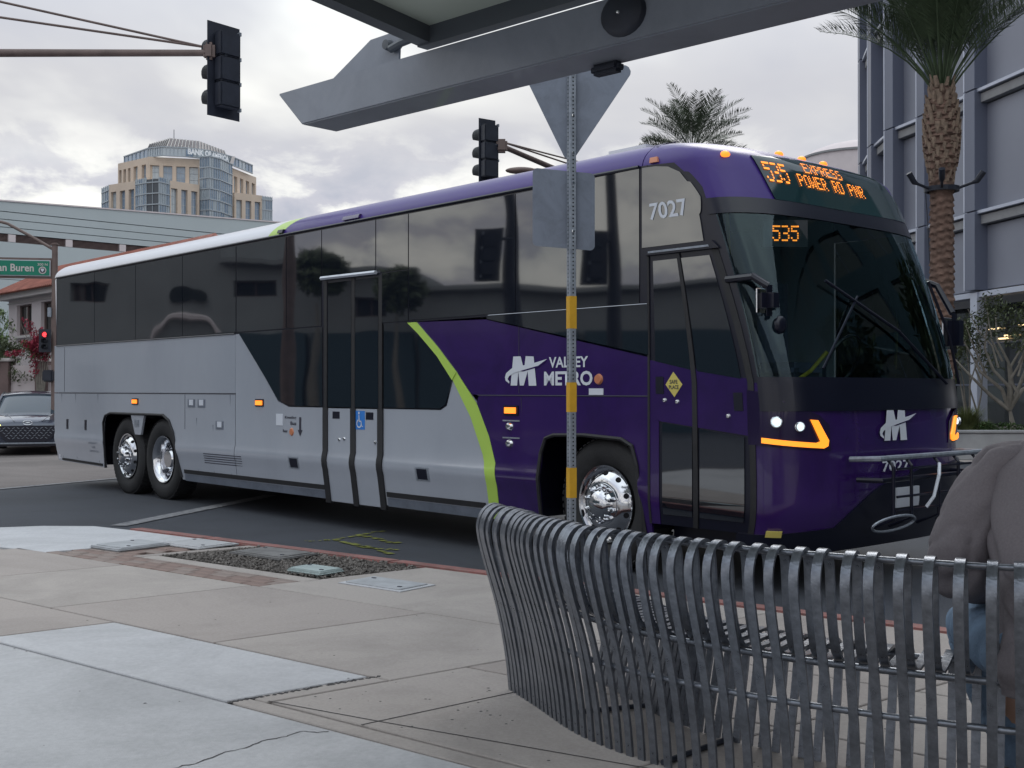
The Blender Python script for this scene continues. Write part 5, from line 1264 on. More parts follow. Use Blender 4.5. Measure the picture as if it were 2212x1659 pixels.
bm = bmesh.new(); prism(bm, rpoly([Vector((xl, pz(528))), Vector((xr, pz(541))), Vector((xr, pz(374))), Vector((xl, pz(358)))], 0.03), 0.003, -.002, TRm); obj('square_sign', bm, M['sign_back'], sgp)
for v_ in (250, 330, 395, 500): obj('sign_bolt', bx((0.0, -0.027, pz(v_)), (0.018, 0.008, 0.018), None, .003, 1), M['chrome'], sgp)

# ------------------------------------------------------------------ bus shelter overhead
SB = Vector((-1.191, 6.573)); BX_ = Vector((1.078, -1)).normalized(); BN = Vector((-BX_.y, BX_.x)); BN = Vector((0.68, 0.733))
sh = thing('bus_shelter', 'grey steel bus shelter roof with box beam and frosted glass panels overhead', 'bus shelter', (1.9, 3.7, SW))
def u4(o): return under(o, sh)
def bp(t, o, z): q = SB + BX_ * t + BN * o; return Vector((q.x, q.y, EYE + z))
bm = bmesh.new()
sec = [(0.0, 1.50), (0.25, 1.50), (0.25, 1.715), (0.0, 1.715)]
r0 = [bp(0.0, 0, 1.50), bp(0.0, .25, 1.50), bp(-.23, .25, 1.715), bp(-.23, 0, 1.715)]; r1 = [bp(7.5, o, z) for o, z in sec]
loft(bm, [r0, r1]); bmesh.ops.recalc_face_normals(bm, faces=bm.faces)
bmesh.ops.bevel(bm, geom=bm.edges[:], offset=0.008, segments=2, affect='EDGES'); u4(obj('box_beam', bm, M['beam'], sh, 40))
# gusset plate and pin on top of the beam
def onbeam(u, v, o=0.12):
    # point on the vertical plane through the beam axis
    r = (u - 1106) / FPX; q = SB + BN * o; t = (r * q.y - q.x) / (BX_.x - r * BX_.y); p = q + BX_ * t; return Vector((p.x, p.y, EYE + (HOR - v) / FPX * p.y))
gp = [onbeam(*p) for p in ((712, 176), (800, 85), (841, 71), (880, 78), (862, 104), (861, 132))]
bm = bmesh.new(); f = bm.faces.new([bm.verts.new(p) for p in gp]); r = bmesh.ops.extrude_face_region(bm, geom=[f])
for v in [g for g in r['geom'] if isinstance(g, bmesh.types.BMVert)]: v.co += Vector((BN.x, BN.y, 0)) * 0.012
bmesh.ops.recalc_face_normals(bm, faces=bm.faces); u4(obj('gusset_plate', bm, M['beam'], sh))
q = onbeam(840, 97, 0.115); bm = bmesh.new(); lathe(bm, [(0, -.03), (.026, -.028), (.03, 0)], 16, (0, 0, 0), 'Y')
bmesh.ops.transform(bm, matrix=Matrix.Translation(q) @ Matrix.Rotation(math.atan2(BX_.y, BX_.x), 4, 'Z'), verts=bm.verts); u4(obj('pin', bm, M['beam_dark'], sh, 40))
u4(obj('strut', tb([onbeam(843, 105, .10), onbeam(865, 92, .10), onbeam(915, 72, .14)], 0.022, 8), M['beam_dark'], sh))
# roof frame and glass: origin at the corner, one side along the beam, the other rising towards the camera side
K = Vector((-0.436, 5.98)); RZ = 1.75
def rp_(a, b, dz=0.0): q = K + BX_ * a - Vector((0.68, 0.733)) * b; return Vector((q.x, q.y, EYE + RZ + 0.10 * b + dz))
def bar4(name, a, b, w, h_, m, side):
    A_, B_ = rp_(*a), rp_(*b); ax = (B_ - A_).normalized(); up = Vector((0, 0, 1)); s_ = ax.cross(up).normalized() * side
    bm = bmesh.new(); loft(bm, [[A_, A_ + s_ * w, A_ + s_ * w + up * h_, A_ + up * h_], [B_, B_ + s_ * w, B_ + s_ * w + up * h_, B_ + up * h_]]); bmesh.ops.recalc_face_normals(bm, faces=bm.faces)
    return u4(obj(name, bm, m, sh))
bar4('frame_bar', (0, 0), (7.2, 0), 0.07, 0.10, M['beam_dark'], 1); bar4('frame_bar', (0.0, 0.07), (0.0, 3.0), 0.09, 0.12, M['beam_dark'], -1)
bar4('frame_bar', (0, 3.0), (7.2, 3.0), 0.08, 0.10, M['beam_dark'], -1); bar4('frame_bar', (7.2, 0), (7.2, 3.0), 0.08, 0.10, M['beam_dark'], 1)
for i, (a0_, a1_) in enumerate(((0.08, 1.75), (1.77, 3.5), (3.52, 5.3), (5.32, 7.1))):
    for b0_, b1_ in ((0.06, 0.72), (0.735, 2.2), (2.215, 2.95)):
        bm = bmesh.new(); loft(bm, [[rp_(a0_, b0_, .085), rp_(a1_, b0_, .085), rp_(a1_, b1_, .085), rp_(a0_, b1_, .085)], [rp_(a0_, b0_, .097), rp_(a1_, b0_, .097), rp_(a1_, b1_, .097), rp_(a0_, b1_, .097)]]); bmesh.ops.recalc_face_normals(bm, faces=bm.faces)
        u4(obj('glass_panel', bm, M['canopy_glass'], sh))
for b_ in (0.727, 2.207): bar4('glazing_bar', (0.05, b_), (7.1, b_), 0.02, 0.07, M['beam_dark'], 1)
for a_ in (1.76, 3.51, 5.31): bar4('rafter', (a_, 0.05), (a_, 2.95), 0.07, 0.08, M['beam_dark'], 1)
# round lamp on the face of the beam, small housing beneath it
q = onbeam(1349, 30, 0.0) ; fl = Vector((-BN.x, -BN.y, 0))
bm = bmesh.new(); lathe(bm, [(0, 0.045), (0.02, 0.045), (0.085, 0.04), (0.11, 0.025), (0.118, 0.0), (0, 0)], 24)
bmesh.ops.transform(bm, matrix=Matrix.Translation(q) @ fl.to_track_quat('Z', 'Y').to_matrix().to_4x4() @ Matrix.Diagonal((1, .82, 1, 1)), verts=bm.verts); u4(obj('round_lamp', bm, M['signal_black'], sh, 40))
bm = bmesh.new(); lathe(bm, [(0, 0.052), (0.006, 0.051), (0.009, 0.045)], 10); bmesh.ops.transform(bm, matrix=Matrix.Translation(q) @ fl.to_track_quat('Z', 'Y').to_matrix().to_4x4(), verts=bm.verts); u4(obj('lamp_screw', bm, M['chrome'], sh))
q = onbeam(1312, 150, 0.20); q.z = EYE + 1.475; bm = bx(q, (0.16, 0.07, 0.05), Matrix.Rotation(math.atan2(BX_.y, BX_.x), 3, 'Z'), 0.015); u4(obj('sensor_box', bm, M['signal_black'], sh))
for t_, o_ in ((5.0, .12), (7.2, 0.12)):
    p_ = bp(t_, o_, 0); u4(obj('shelter_post', bx((p_.x, p_.y, SW + (EYE + 1.50 - SW) / 2), (0.14, 0.14, EYE + 1.50 - SW), Matrix.Rotation(math.atan2(BX_.y, BX_.x), 3, 'Z'), .01), M['beam'], sh))

# ------------------------------------------------------------------ slatted steel bench
cp = [(-0.02, 5.08), (0.04, 4.93), (0.10, 4.78), (0.155, 4.63), (0.215, 4.47), (0.29, 4.32), (0.39, 4.17), (0.53, 4.01), (0.76, 3.80), (1.02, 3.62), (1.29, 3.47), (1.60, 3.33), (2.0, 3.20), (2.5, 3.10), (3.0, 3.05)]
cp = [Vector(p) for p in cp]
def crm(t):
    n = len(cp) - 1; i = min(n - 1, max(0, int(t))); f = t - i; p0, p1, p2, p3 = cp[max(0, i - 1)], cp[i], cp[i + 1], cp[min(n, i + 2)]
    return 0.5 * ((2 * p1) + (p2 - p0) * f + (2 * p0 - 5 * p1 + 4 * p2 - p3) * f * f + (3 * p1 - p0 - 3 * p2 + p3) * f ** 3)
dense = [crm(k * (len(cp) - 1) / 1200) for k in range(1201)]; cum = [0]
for k in range(1200): cum.append(cum[-1] + (dense[k + 1] - dense[k]).length)
def at_len(s_):
    import bisect
    k = min(1199, max(0, bisect.bisect_left(cum, s_) - 1)); f = (s_ - cum[k]) / max(1e-9, cum[k + 1] - cum[k]); return dense[k].lerp(dense[k + 1], f), (dense[min(1200, k + 6)] - dense[max(0, k - 6)]).normalized()
bn = thing('slatted_bench', 'curved bench of grey steel strips in the foreground', 'bench', (0.9, 3.65, SW))
prof = [(0.0, 0.0), (0.012, 0.12), (0.040, 0.28), (0.075, 0.42), (0.115, 0.55), (0.145, 0.66), (0.152, 0.72), (0.140, 0.765), (0.112, 0.797), (0.075, 0.808), (0.040, 0.795), (0.016, 0.76), (0.008, 0.70), (0.0, 0.62), (-0.018, 0.54), (-0.045, 0.475), (-0.09, 0.437), (-0.16, 0.423), (-0.30, 0.425), (-0.42, 0.432), (-0.465, 0.415), (-0.482, 0.375), (-0.465, 0.25), (-0.43, 0.10), (-0.41, 0.0)]
def ribbon(prof, w, th):
    """closed strip of width w swept along the profile in the (outward, up) plane; local x = along the bench, y = inward, z = up"""
    bm = bmesh.new(); rings = []
    # refine the profile
    pr = []
    for i in range(len(prof) - 1):
        p0, p1, p2, p3 = [Vector(prof[max(0, min(len(prof) - 1, j))]) for j in (i - 1, i, i + 1, i + 2)]
        for f in (0, .5): pr.append(0.5 * ((2 * p1) + (p2 - p0) * f + (2 * p0 - 5 * p1 + 4 * p2 - p3) * f * f + (3 * p1 - p0 - 3 * p2 + p3) * f ** 3))
    pr.append(Vector(prof[-1]))
    for i, p in enumerate(pr):
        d = (pr[min(i + 1, len(pr) - 1)] - pr[max(0, i - 1)]).normalized(); n = Vector((-d.y, d.x)) * th / 2
        a, b = p + n, p - n
        rings.append([(-w / 2, -a.x, a.y), (w / 2, -a.x, a.y), (w / 2, -b.x, b.y), (-w / 2, -b.x, b.y)])
    loft(bm, rings); bmesh.ops.recalc_face_normals(bm, faces=bm.faces)
    es = [e for e in bm.edges if abs(e.verts[0].co.x - e.verts[1].co.x) < 1e-6 and len(e.link_faces) == 2 and abs(e.link_faces[0].normal.dot(e.link_faces[1].normal)) < .3]
    return bm
bm = ribbon(prof, 0.029, 0.011); me = bpy.data.meshes.new('strip'); bm.to_mesh(me); bm.free(); me.materials.append(M['steel'])
for p in me.polygons: p.use_smooth = True
me.set_sharp_from_angle(angle=math.radians(35))
s_ = 0.04
while s_ < cum[-1] - 0.1:
    q, d = at_len(s_); o = link('strip', me, bn); under(o, bn); o.location = (q.x, q.y, SW); o.rotation_euler = (random.uniform(-.012, .012), random.uniform(-.01, .01), math.atan2(d.y, d.x))
    s_ += 0.045 + 0.035 * min(1, max(0, (s_ - 0.45) / 1.7))
def rod(o_, z_, r_):
    pts = []
    k = 0.02
    while k < cum[-1] - .06:
        q, d = at_len(k); n = Vector((-d.y, d.x)); p = q - n * o_; pts.append((p.x, p.y, SW + z_)); k += 0.06
    return under(obj('rail', tb(pts, r_, 8), M['steel'], bn, 60), bn)
rod(0.075, 0.792, 0.010); rod(-0.06, 0.43, 0.012); rod(0.035, 0.315, 0.011); rod(-0.44, 0.40, 0.011)
for k in (0.5, 1.2, 1.9, 2.6, 3.3):
    q, d = at_len(k); n = Vector((-d.y, d.x))
    under(obj('floor_bar', tb([(q.x, q.y, SW + .012), (q.x + n.x * .42, q.y + n.y * .42, SW + .012)], 0.010, 6), M['signal_black'], bn), bn)

# ------------------------------------------------------------------ seated person
pe = thing('person', 'person in a taupe jacket and blue jeans hunched on the bench at the right edge', 'person', (1.74, 3.50, SW))
def u5(o): return under(o, pe)
FD = Vector((0.40, 0.917, 0)).normalized(); LD = Vector((-FD.y, FD.x, 0))       # forward and the person's left
PO = Vector((1.67, 3.44, SW - .02))
def pp_(f, l, z): return PO + FD * f + LD * l + Vector((0, 0, z))
def skinned(name, verts, edges, m, sub=2, root=0):
    me = bpy.data.meshes.new(name); me.from_pydata([v[0] for v in verts], edges, []); o = bpy.data.objects.new(name, me); C.objects.link(o)
    md_ = o.modifiers.new('skin', 'SKIN'); md_.use_smooth_shade = True
    for i, v in enumerate(verts):
        r = v[1]; me.skin_vertices[0].data[i].radius = r if isinstance(r, tuple) else (r, r)
        me.skin_vertices[0].data[i].use_root = (i == root)
    sb_ = o.modifiers.new('sub', 'SUBSURF'); sb_.levels = sub; sb_.render_levels = sub
    dg = bpy.context.evaluated_depsgraph_get(); me2 = bpy.data.meshes.new_from_object(o.evaluated_get(dg))
    bpy.data.objects.remove(o)
    me2.materials.clear(); me2.materials.append(m)
    for p in me2.polygons: p.use_smooth = True
    o = link(name, me2, pe); return u5(o)
# body under the clothes: pelvis root, spine, neck, head, legs and arms in one surface
J = dict(pel=(.02, 0, .53), sp1=(.02, 0, .72), sp2=(.10, 0, .92), ch=(.20, 0, 1.04), nk=(.27, 0, 1.14), hd0=(.31, 0, 1.21),
         shL=(.17, .17, 1.04), elL=(.16, .30, .80), wrL=(.38, .20, .68), shR=(.17, -.17, 1.04), elR=(.16, -.30, .80), wrR=(.38, -.20, .68),
         hpL=(.05, .10, .52), knL=(.44, .29, .50), anL=(.42, .15, .10), toL=(.58, .17, .05), hpR=(.05, -.10, .52), knR=(.46, -.16, .50), anR=(.42, -.15, .10), toR=(.58, -.17, .05))
names = list(J); V_ = []
rad = dict(pel=.13, sp1=.12, sp2=.13, ch=.13, nk=.055, hd0=.06, shL=.06, elL=.042, wrL=.028, shR=.06, elR=.042, wrR=.028, hpL=.085, knL=.06, anL=.045, toL=.035, hpR=.085, knR=.06, anR=.045, toR=.035)
for n_ in names: V_.append((pp_(*J[n_]), rad[n_]))
E_ = [('pel', 'sp1'), ('sp1', 'sp2'), ('sp2', 'ch'), ('ch', 'nk'), ('nk', 'hd0'), ('ch', 'shL'), ('shL', 'elL'), ('elL', 'wrL'), ('ch', 'shR'), ('shR', 'elR'), ('elR', 'wrR'), ('pel', 'hpL'), ('hpL', 'knL'), ('knL', 'anL'), ('anL', 'toL'), ('pel', 'hpR'), ('hpR', 'knR'), ('knR', 'anR'), ('anR', 'toR')]
skinned('body', V_, [(names.index(a), names.index(b)) for a, b in E_], M['skin'], 1)
# head with face
bm = bmesh.new(); bmesh.ops.create_uvsphere(bm, u_segments=28, v_segments=20, radius=1)
for v in bm.verts:
    x, y, z = v.co; fx = x * .095; ly = y * .075; vz = z * .12
    if z < 0: ly *= 1 + z * .25; fx *= 1 + z * .1
    if x > .75 and abs(y) < .2: fx += .022 * max(0, 1 - abs(z + .15) / .3)            # nose
    if x > .7 and abs(abs(y) - .38) < .16 and abs(z - .08) < .12: fx -= .008           # eye sockets
    if x > .75 and abs(z + .5) < .08 and abs(y) < .35: fx += .006
    v.co = Vector((fx, ly, vz))
tilt = Matrix.Rotation(math.radians(18), 4, 'Y'); az = Matrix.Rotation(math.atan2(FD.y, FD.x), 4, 'Z'); hc = pp_(.36, 0, 1.29)
bmesh.ops.transform(bm, matrix=Matrix.Translation(hc) @ az @ tilt, verts=bm.verts); hd = u5(obj('head', bm, M['skin'], pe, 60))
for s_ in (1, -1):
    bm = bmesh.new(); bmesh.ops.create_uvsphere(bm, u_segments=10, v_segments=8, radius=.012); bmesh.ops.transform(bm, matrix=Matrix.Translation(hc) @ az @ tilt @ Matrix.Translation((.083, s_ * .03, .012)), verts=bm.verts); obj('eye', bm, M['decal_white'], hd)
    bm = bmesh.new(); bmesh.ops.create_uvsphere(bm, u_segments=10, v_segments=8, radius=.02)
    for v in bm.verts: v.co = Vector((v.co.x * .8, v.co.y * .4, v.co.z * 1.4))
    bmesh.ops.transform(bm, matrix=Matrix.Translation(hc) @ az @ tilt @ Matrix.Translation((-.005, s_ * .077, -.005)), verts=bm.verts); obj('ear', bm, M['skin'], hd)
bm = bmesh.new(); bmesh.ops.create_uvsphere(bm, u_segments=28, v_segments=20, radius=1)
bmesh.ops.delete(bm, geom=[v for v in bm.verts if v.co.z < -.35 or (v.co.x > .55 and v.co.z < .45)], context='VERTS')
for v in bm.verts: nn = noise.noise(v.co * 6) * .006; v.co = Vector((v.co.x * (.103 + nn), v.co.y * (.083 + nn), v.co.z * (.128 + nn)))
bmesh.ops.transform(bm, matrix=Matrix.Translation(hc) @ az @ tilt, verts=bm.verts); u5(obj('hair', bm, M['hair'], pe, 60))
# hands, five curled fingers each
for s_ in (1, -1):
    w0 = pp_(.38, s_ * .20, .68); hv = [(w0, (.026, .02)), (w0 + FD * .05 - LD * s_ * .015 - Vector((0, 0, .015)), (.036, .018)), (w0 + FD * .09 - LD * s_ * .03 - Vector((0, 0, .03)), (.034, .016))]
    ed = [(0, 1), (1, 2)]
    for k, ln in enumerate((.075, .085, .08, .062)):
        off = LD * ((k - 1.5) * .019); b0 = hv[2][0] + off; i0 = len(hv)
        hv += [(b0 + FD * .02, .009), (b0 + FD * (.02 + ln * .45) - Vector((0, 0, .012)), .0085), (b0 + FD * (.02 + ln * .7) - Vector((0, 0, .04)), .0075)]
        ed += [(2, i0), (i0, i0 + 1), (i0 + 1, i0 + 2)]
    i0 = len(hv); hv += [(hv[1][0] - LD * s_ * .035 + FD * .015, .011), (hv[1][0] - LD * s_ * .045 + FD * .05 - Vector((0, 0, .02)), .009)]; ed += [(1, i0), (i0, i0 + 1)]
    skinned('hand', hv, ed, M['skin'], 1)
# clothes: lofted jacket body and sleeves with folds, jeans, shoes
def cloth(name, centres, m, n=40, amp=.012, fs=9.0, seed=0.0, closed_ends=True, dirs=None):
    """centres: (point, half width across, half depth, across dir, depth dir)"""
    bm = bmesh.new(); rings = []
    fine = []
    for i in range(len(centres) - 1):
        for k in range(12):
            t = k / 12; a, b = centres[i], centres[i + 1]; t2 = t * t * (3 - 2 * t)
            fine.append((a[0].lerp(b[0], t), a[1] + (b[1] - a[1]) * t2, a[2] + (b[2] - a[2]) * t2, a[3].lerp(b[3], t).normalized(), a[4].lerp(b[4], t).normalized()))
    fine.append(centres[-1])
    N_ = len(fine)
    for j, (c, w, dp, ax, ay) in enumerate(fine):
        r = []; u = j / (N_ - 1)
        for k in range(n):
            a = 2 * PI * k / n; ca, sa = math.cos(a), math.sin(a)
            p = c + ax * (w * math.copysign(abs(ca) ** .85, ca)) + ay * (dp * math.copysign(abs(sa) ** .85, sa))
            soft = noise.noise(p * 4.5 + Vector((seed, 0, 0)))
            wob = noise.noise(p * 7 + Vector((3, seed, 1)))
            if name == 'sleeve':      # creases gather round the elbow and the armpit
                env = math.exp(-((u - .52) / .16) ** 2) + .55 * math.exp(-((u - .16) / .10) ** 2) + .18
                v_ = .55 * (1 - abs(math.sin(PI * (u * 5 + .75 * math.sin(a + seed) + 1.3 * wob)))) ** 2.6 * env + .45 * (1 - abs(math.sin(a * 2.5 + 3 * u + 2.2 * soft))) ** 2.5 * (1 - .6 * u)
            elif name == 'jacket':    # long drag folds fall from the shoulders, cross folds sit at the waist
                v_ = .8 * (1 - abs(math.sin(a * 3.5 + 1.6 * soft + u * 2.2))) ** 1.8 * (1 - .5 * u) + .7 * (1 - abs(math.sin(PI * (u * 6 + .8 * math.sin(a * 1.5) + .7 * wob)))) ** 3 * math.exp(-((u - .28) / .16) ** 2)
            else:
                v_ = .7 * (1 - abs(math.sin(PI * (u * 11 + .4 * math.sin(a) + .5 * wob)))) ** 3
            p = p + (p - c).normalized() * (amp * (.7 * soft - 2.3 * v_ + .5))
            r.append(p)
        rings.append(r)
    loft(bm, rings, True, closed_ends); bmesh.ops.recalc_face_normals(bm, faces=bm.faces)
    return u5(obj(name, bm, m, pe, 80))
UP = Vector((0, 0, 1))
cloth('jacket', [(pp_(-.02, 0, .42), .21, .15, LD, FD), (pp_(-.03, 0, .50), .235, .175, LD, FD), (pp_(-.02, 0, .62), .215, .16, LD, FD), (pp_(.0, 0, .76), .23, .16, LD, FD), (pp_(.06, 0, .92), .25, .165, LD, (FD + UP * -.2).normalized()),
                 (pp_(.12, 0, 1.03), .245, .15, LD, (FD - UP * .4).normalized()), (pp_(.18, 0, 1.115), .19, .12, LD, (FD - UP * .5).normalized()), (pp_(.24, 0, 1.165), .10, .09, LD, (FD - UP * .5).normalized()), (pp_(.27, 0, 1.20), .078, .078, LD, (FD - UP * .5).normalized())], M['jacket'], 96, .015, 8)
u5(obj('collar', tb([pp_(.255 + .088 * math.cos(a) * .9, .092 * math.sin(a), 1.175 - .03 * math.cos(a)) for a in [2 * PI * k / 24 for k in range(25)]], .017, 8), M['jacket'], pe, 60))
for s_ in (1, -1):
    L2 = LD * s_
    cloth('sleeve', [(pp_(.14, s_ * .12, 1.10), .06, .07, UP, FD), (pp_(.13, s_ * .20, 1.06), .09, .095, (UP + L2 * .6).normalized(), FD), (pp_(.11, s_ * .27, .97), .092, .10, (L2 + UP * .4).normalized(), FD), (pp_(.10, s_ * .325, .84), .088, .098, L2, FD), (pp_(.14, s_ * .335, .75), .086, .088, L2, (FD + UP).normalized()),
                     (pp_(.22, s_ * .30, .705), .070, .070, L2, UP), (pp_(.31, s_ * .245, .69), .058, .056, L2, UP), (pp_(.39, s_ * .20, .68), .047, .044, L2, UP)], M['jacket'], 48, .013, 11, 3.0 * s_)
    kx = .14 if s_ > 0 else 0.0               # the left knee is turned out
    cloth('trouser_leg', [(pp_(-.08, s_ * .10, .53), .12, .10, L2, UP), (pp_(.08, s_ * (.13 + kx * .4), .53), .115, .095, L2, UP), (pp_(.28, s_ * (.15 + kx * .8), .535), .095, .085, L2, UP), (pp_(.43, s_ * (.16 + kx), .53), .085, .08, L2, (UP + FD).normalized()), (pp_(.47, s_ * (.16 + kx), .45), .078, .078, L2, FD), (pp_(.45, s_ * (.155 + kx * .6), .25), .068, .072, L2, FD), (pp_(.43, s_ * .15, .07), .062, .070, L2, FD)], M['jeans'], 36, .006, 14)
    cloth('shoe', [(pp_(.36, s_ * .15, .045), .035, .035, L2, UP), (pp_(.42, s_ * .15, .055), .048, .052, L2, UP), (pp_(.54, s_ * .165, .045), .052, .042, L2, UP), (pp_(.63, s_ * .17, .03), .035, .026, L2, UP)], M['shoe'], 24, .001, 9)
# ------------------------------------------------------------------ palms, trees, shrubs
def frond_mesh(name, L, droop, nl, ll, lw, m, seed, vee=0.5, stem=0.3):
    rnd = random.Random(seed); bm = bmesh.new(); pts = []
    for k in range(13):
        t = k / 12; pts.append(Vector((L * (t - .12 * droop * t * t), 0, -droop * L * .55 * t ** 2.2)))
    def at(t):
        i = min(11, int(t * 12)); f = t * 12 - i; return pts[i].lerp(pts[i + 1], f), (pts[i + 1] - pts[i]).normalized()
    tube(bm, pts[::2], [.022 * L / 3 * (1 - .8 * k / 6) for k in range(7)], 4)
    for k in range(nl):
        t = stem + (1 - stem) * (k + rnd.random() * .6) / nl; p, d = at(min(.999, t))
        l_ = ll * (0.45 + 1.1 * math.sin(PI * min(1, (t - stem) / (1 - stem) * .85 + .15))) * rnd.uniform(.8, 1.1)
        for s_ in (1, -1):
            dirv = (d * rnd.uniform(.75, 1.1) + Vector((0, s_ * 1.0, vee * rnd.uniform(.6, 1.5)))).normalized()
            tip = p + dirv * l_ + Vector((0, 0, -l_ * .22 * rnd.random())); wv = d * lw
            mid = p + dirv * l_ * .5
            a, b, c, e, g = (bm.verts.new(q) for q in (p, mid + wv, tip, mid - wv, mid))
            bm.faces.new((a, e, g)); bm.faces.new((a, g, b)); bm.faces.new((b, g, c)); bm.faces.new((g, e, c))
    me = bpy.data.meshes.new(name); bm.to_mesh(me); bm.free(); me.materials.append(m); return me
def palm(label, x, y, zc, r0, r1, L, n, m, fm_, seed, boots=True, elev=(-8, 88), lw=.018, ll=.5, nl=60, bulge=1.45):
    rnd = random.Random(seed)
    t = thing('palm_tree', label, 'palm', (x, y, 0)); seg = 28; rows = int(zc / (.032 if boots else .16)); bm = bmesh.new(); rings = []
    for j in range(rows + 1):
        z = zc * j / rows; k = z / zc; r = r0 + (r1 - r0) * k
        if boots and z > zc - 1.9: q = (z - (zc - 1.9)) / 1.9; r *= 1 + (bulge - 1) * math.sin(min(1, q * 1.12) * PI) ** .7
        ring = []
        for i in range(seg):
            a = 2 * PI * i / seg; ph = (z / .155 + i / seg * 2 + (0.5 if int(i / 3.5) % 2 else 0)) % 1.0
            rr = r * (1 + (.20 * (1 - ph) ** 1.3 - .05 if boots else .05 * (1 - ph))) + noise.noise(Vector((math.cos(a) * 2, math.sin(a) * 2, z * 5))) * .02
            ring.append((rr * math.cos(a), rr * math.sin(a), z))
        rings.append(ring)
    loft(bm, rings); obj('trunk', bm, m, t, 50)
    if boots:
        bm = bmesh.new()
        for k in range(150):
            z = zc - 2.1 + 2.15 * (k / 150) + rnd.uniform(-.03, .03); a = k * 2.39996 + rnd.uniform(-.1, .1); q = min(1, max(0, (z - (zc - 1.9)) / 1.9)); r = (r1) * (1 + (bulge - 1) * math.sin(min(1, q * 1.12) * PI) ** .7)
            c = Vector((math.cos(a) * r, math.sin(a) * r, z)); o_ = Vector((math.cos(a), math.sin(a), 0)); s_ = Vector((-math.sin(a), math.cos(a), 0)); h_ = rnd.uniform(.13, .26); w_ = rnd.uniform(.05, .085)
            ps = [c - s_ * w_ - o_ * .03, c + s_ * w_ - o_ * .03, c + s_ * w_ * .55 + o_ * .06 + Vector((0, 0, h_)), c - s_ * w_ * .55 + o_ * .06 + Vector((0, 0, h_)), c + o_ * .045, c + o_ * .02 + Vector((0, 0, h_))]
            v = [bm.verts.new(p) for p in ps]
            for f in ((0, 4, 3), (4, 1, 2), (4, 2, 3), (3, 2, 5), (0, 3, 5), (2, 1, 5)):
                bm.faces.new([v[i] for i in f])
        tag(obj('leaf_bases', bm, M['boot'], t), kind='stuff')
    ms = [frond_mesh('frond', L * s_, dr, nl, ll, lw, fm_, seed + i) for i, (s_, dr) in enumerate(((1, .45), (.92, .75), (.8, .25), (1.05, .6)))]
    for k in range(n):
        o = link('frond', ms[k % 4], t); q = k / n; el = math.radians(elev[0] + (elev[1] - elev[0]) * (q ** .9) + rnd.uniform(-6, 6)); a = k * 2.39996 + rnd.uniform(-.2, .2)
        o.location = (math.cos(a) * r1 * .5, math.sin(a) * r1 * .5, zc - .15 + .25 * q); o.rotation_euler = (rnd.uniform(-.5, .5), -el, a)
    return t
PX, PYY = 9.25, 25.0
pt1 = palm('date palm with a swollen leafy top beside the metal clad building', PX, PYY, 7.95, .245, .225, 3.5, 50, M['bark'], M['frond'], 11, elev=(58, 89), nl=95, ll=.52, lw=.012, bulge=1.55)
bm = bmesh.new(); lathe(bm, [(.30, -.07), (.36, -.07), (.37, 0.03), (.30, 0.03)], 20, (0, 0, 5.78)); obj('light_ring', bm, M['signal_black'], pt1)
for a in (200, -35, 250):
    ar_ = math.radians(a); d = Vector((math.cos(ar_), math.sin(ar_), 0)); c = d * .62 + Vector((0, 0, 5.84))
    o = obj('spotlight', tb([d * .34 + Vector((0, 0, 5.76)), c, c + d * .10 + Vector((0, 0, .03)), c + d * .24 + Vector((0, 0, .22))], [.03, .03, .06, .065], 10), M['signal_black'], pt1, 60)
obj('cable', tb([(-.37, -.05, 5.7), (-.33, -.08, 5.0), (-.30, -.1, 4.2)], .012, 5), M['signal_black'], pt1)
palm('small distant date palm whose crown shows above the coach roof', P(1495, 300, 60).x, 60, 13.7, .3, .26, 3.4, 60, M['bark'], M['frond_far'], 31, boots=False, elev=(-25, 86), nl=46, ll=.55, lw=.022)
def leaves(bm, c, rad, n, size, rnd, flat=1.0):
    for k in range(n):
        while True:
            p = Vector((rnd.uniform(-1, 1), rnd.uniform(-1, 1), rnd.uniform(-1, 1)))
            if p.length < 1: break
        p = p * (0.55 + .45 * rnd.random()) / max(.3, p.length) * p.length ** .5 if rnd.random() < .6 else p
        q = Vector(c) + Vector((p.x * rad[0], p.y * rad[1], p.z * rad[2]))
        if noise.noise(q * 1.7) < -.12: continue
        a = Vector((rnd.uniform(-1, 1), rnd.uniform(-1, 1), rnd.uniform(-1, 1))).normalized(); b = a.cross(Vector((rnd.random(), rnd.random(), 1))).normalized(); s_ = size * rnd.uniform(.5, 1.3)
        bm.faces.new([bm.verts.new(x) for x in (q - a * s_, q + b * s_ * .35, q + a * s_, q - b * s_ * .35)])
def tree(label, base, trunks, blobs, m, tm, size, cat='tree', name='tree', group=None):
    rnd = random.Random(hash(label) % 1000 if False else len(label) * 7 + int(abs(base[0]) * 10)); t = thing(name, label, cat, base, 0, group)
    bm = bmesh.new()
    for pts, r in trunks: tube(bm, [Vector(p) for p in pts], [r * (1 - .75 * i / (len(pts) - 1)) for i in range(len(pts))], 7)
    if trunks: obj('trunk', bm, tm, t, 60)
    else: bm.free()
    bm = bmesh.new()
    for c, rad, n in blobs: leaves(bm, c, rad, n, size, rnd)
    tag(obj('crown', bm, m, t), kind='stuff'); return t
def grow(base, tgt, r, rnd, n=4, j=.18):
    pts = [Vector(base)]
    for k in range(1, n + 1):
        p = Vector(base).lerp(Vector(tgt), k / n); 
        if k < n: p += Vector((rnd.uniform(-j, j), rnd.uniform(-j, j), rnd.uniform(-j, j) * .5))
        pts.append(p)
    return (pts, r)
rnd = random.Random(5)
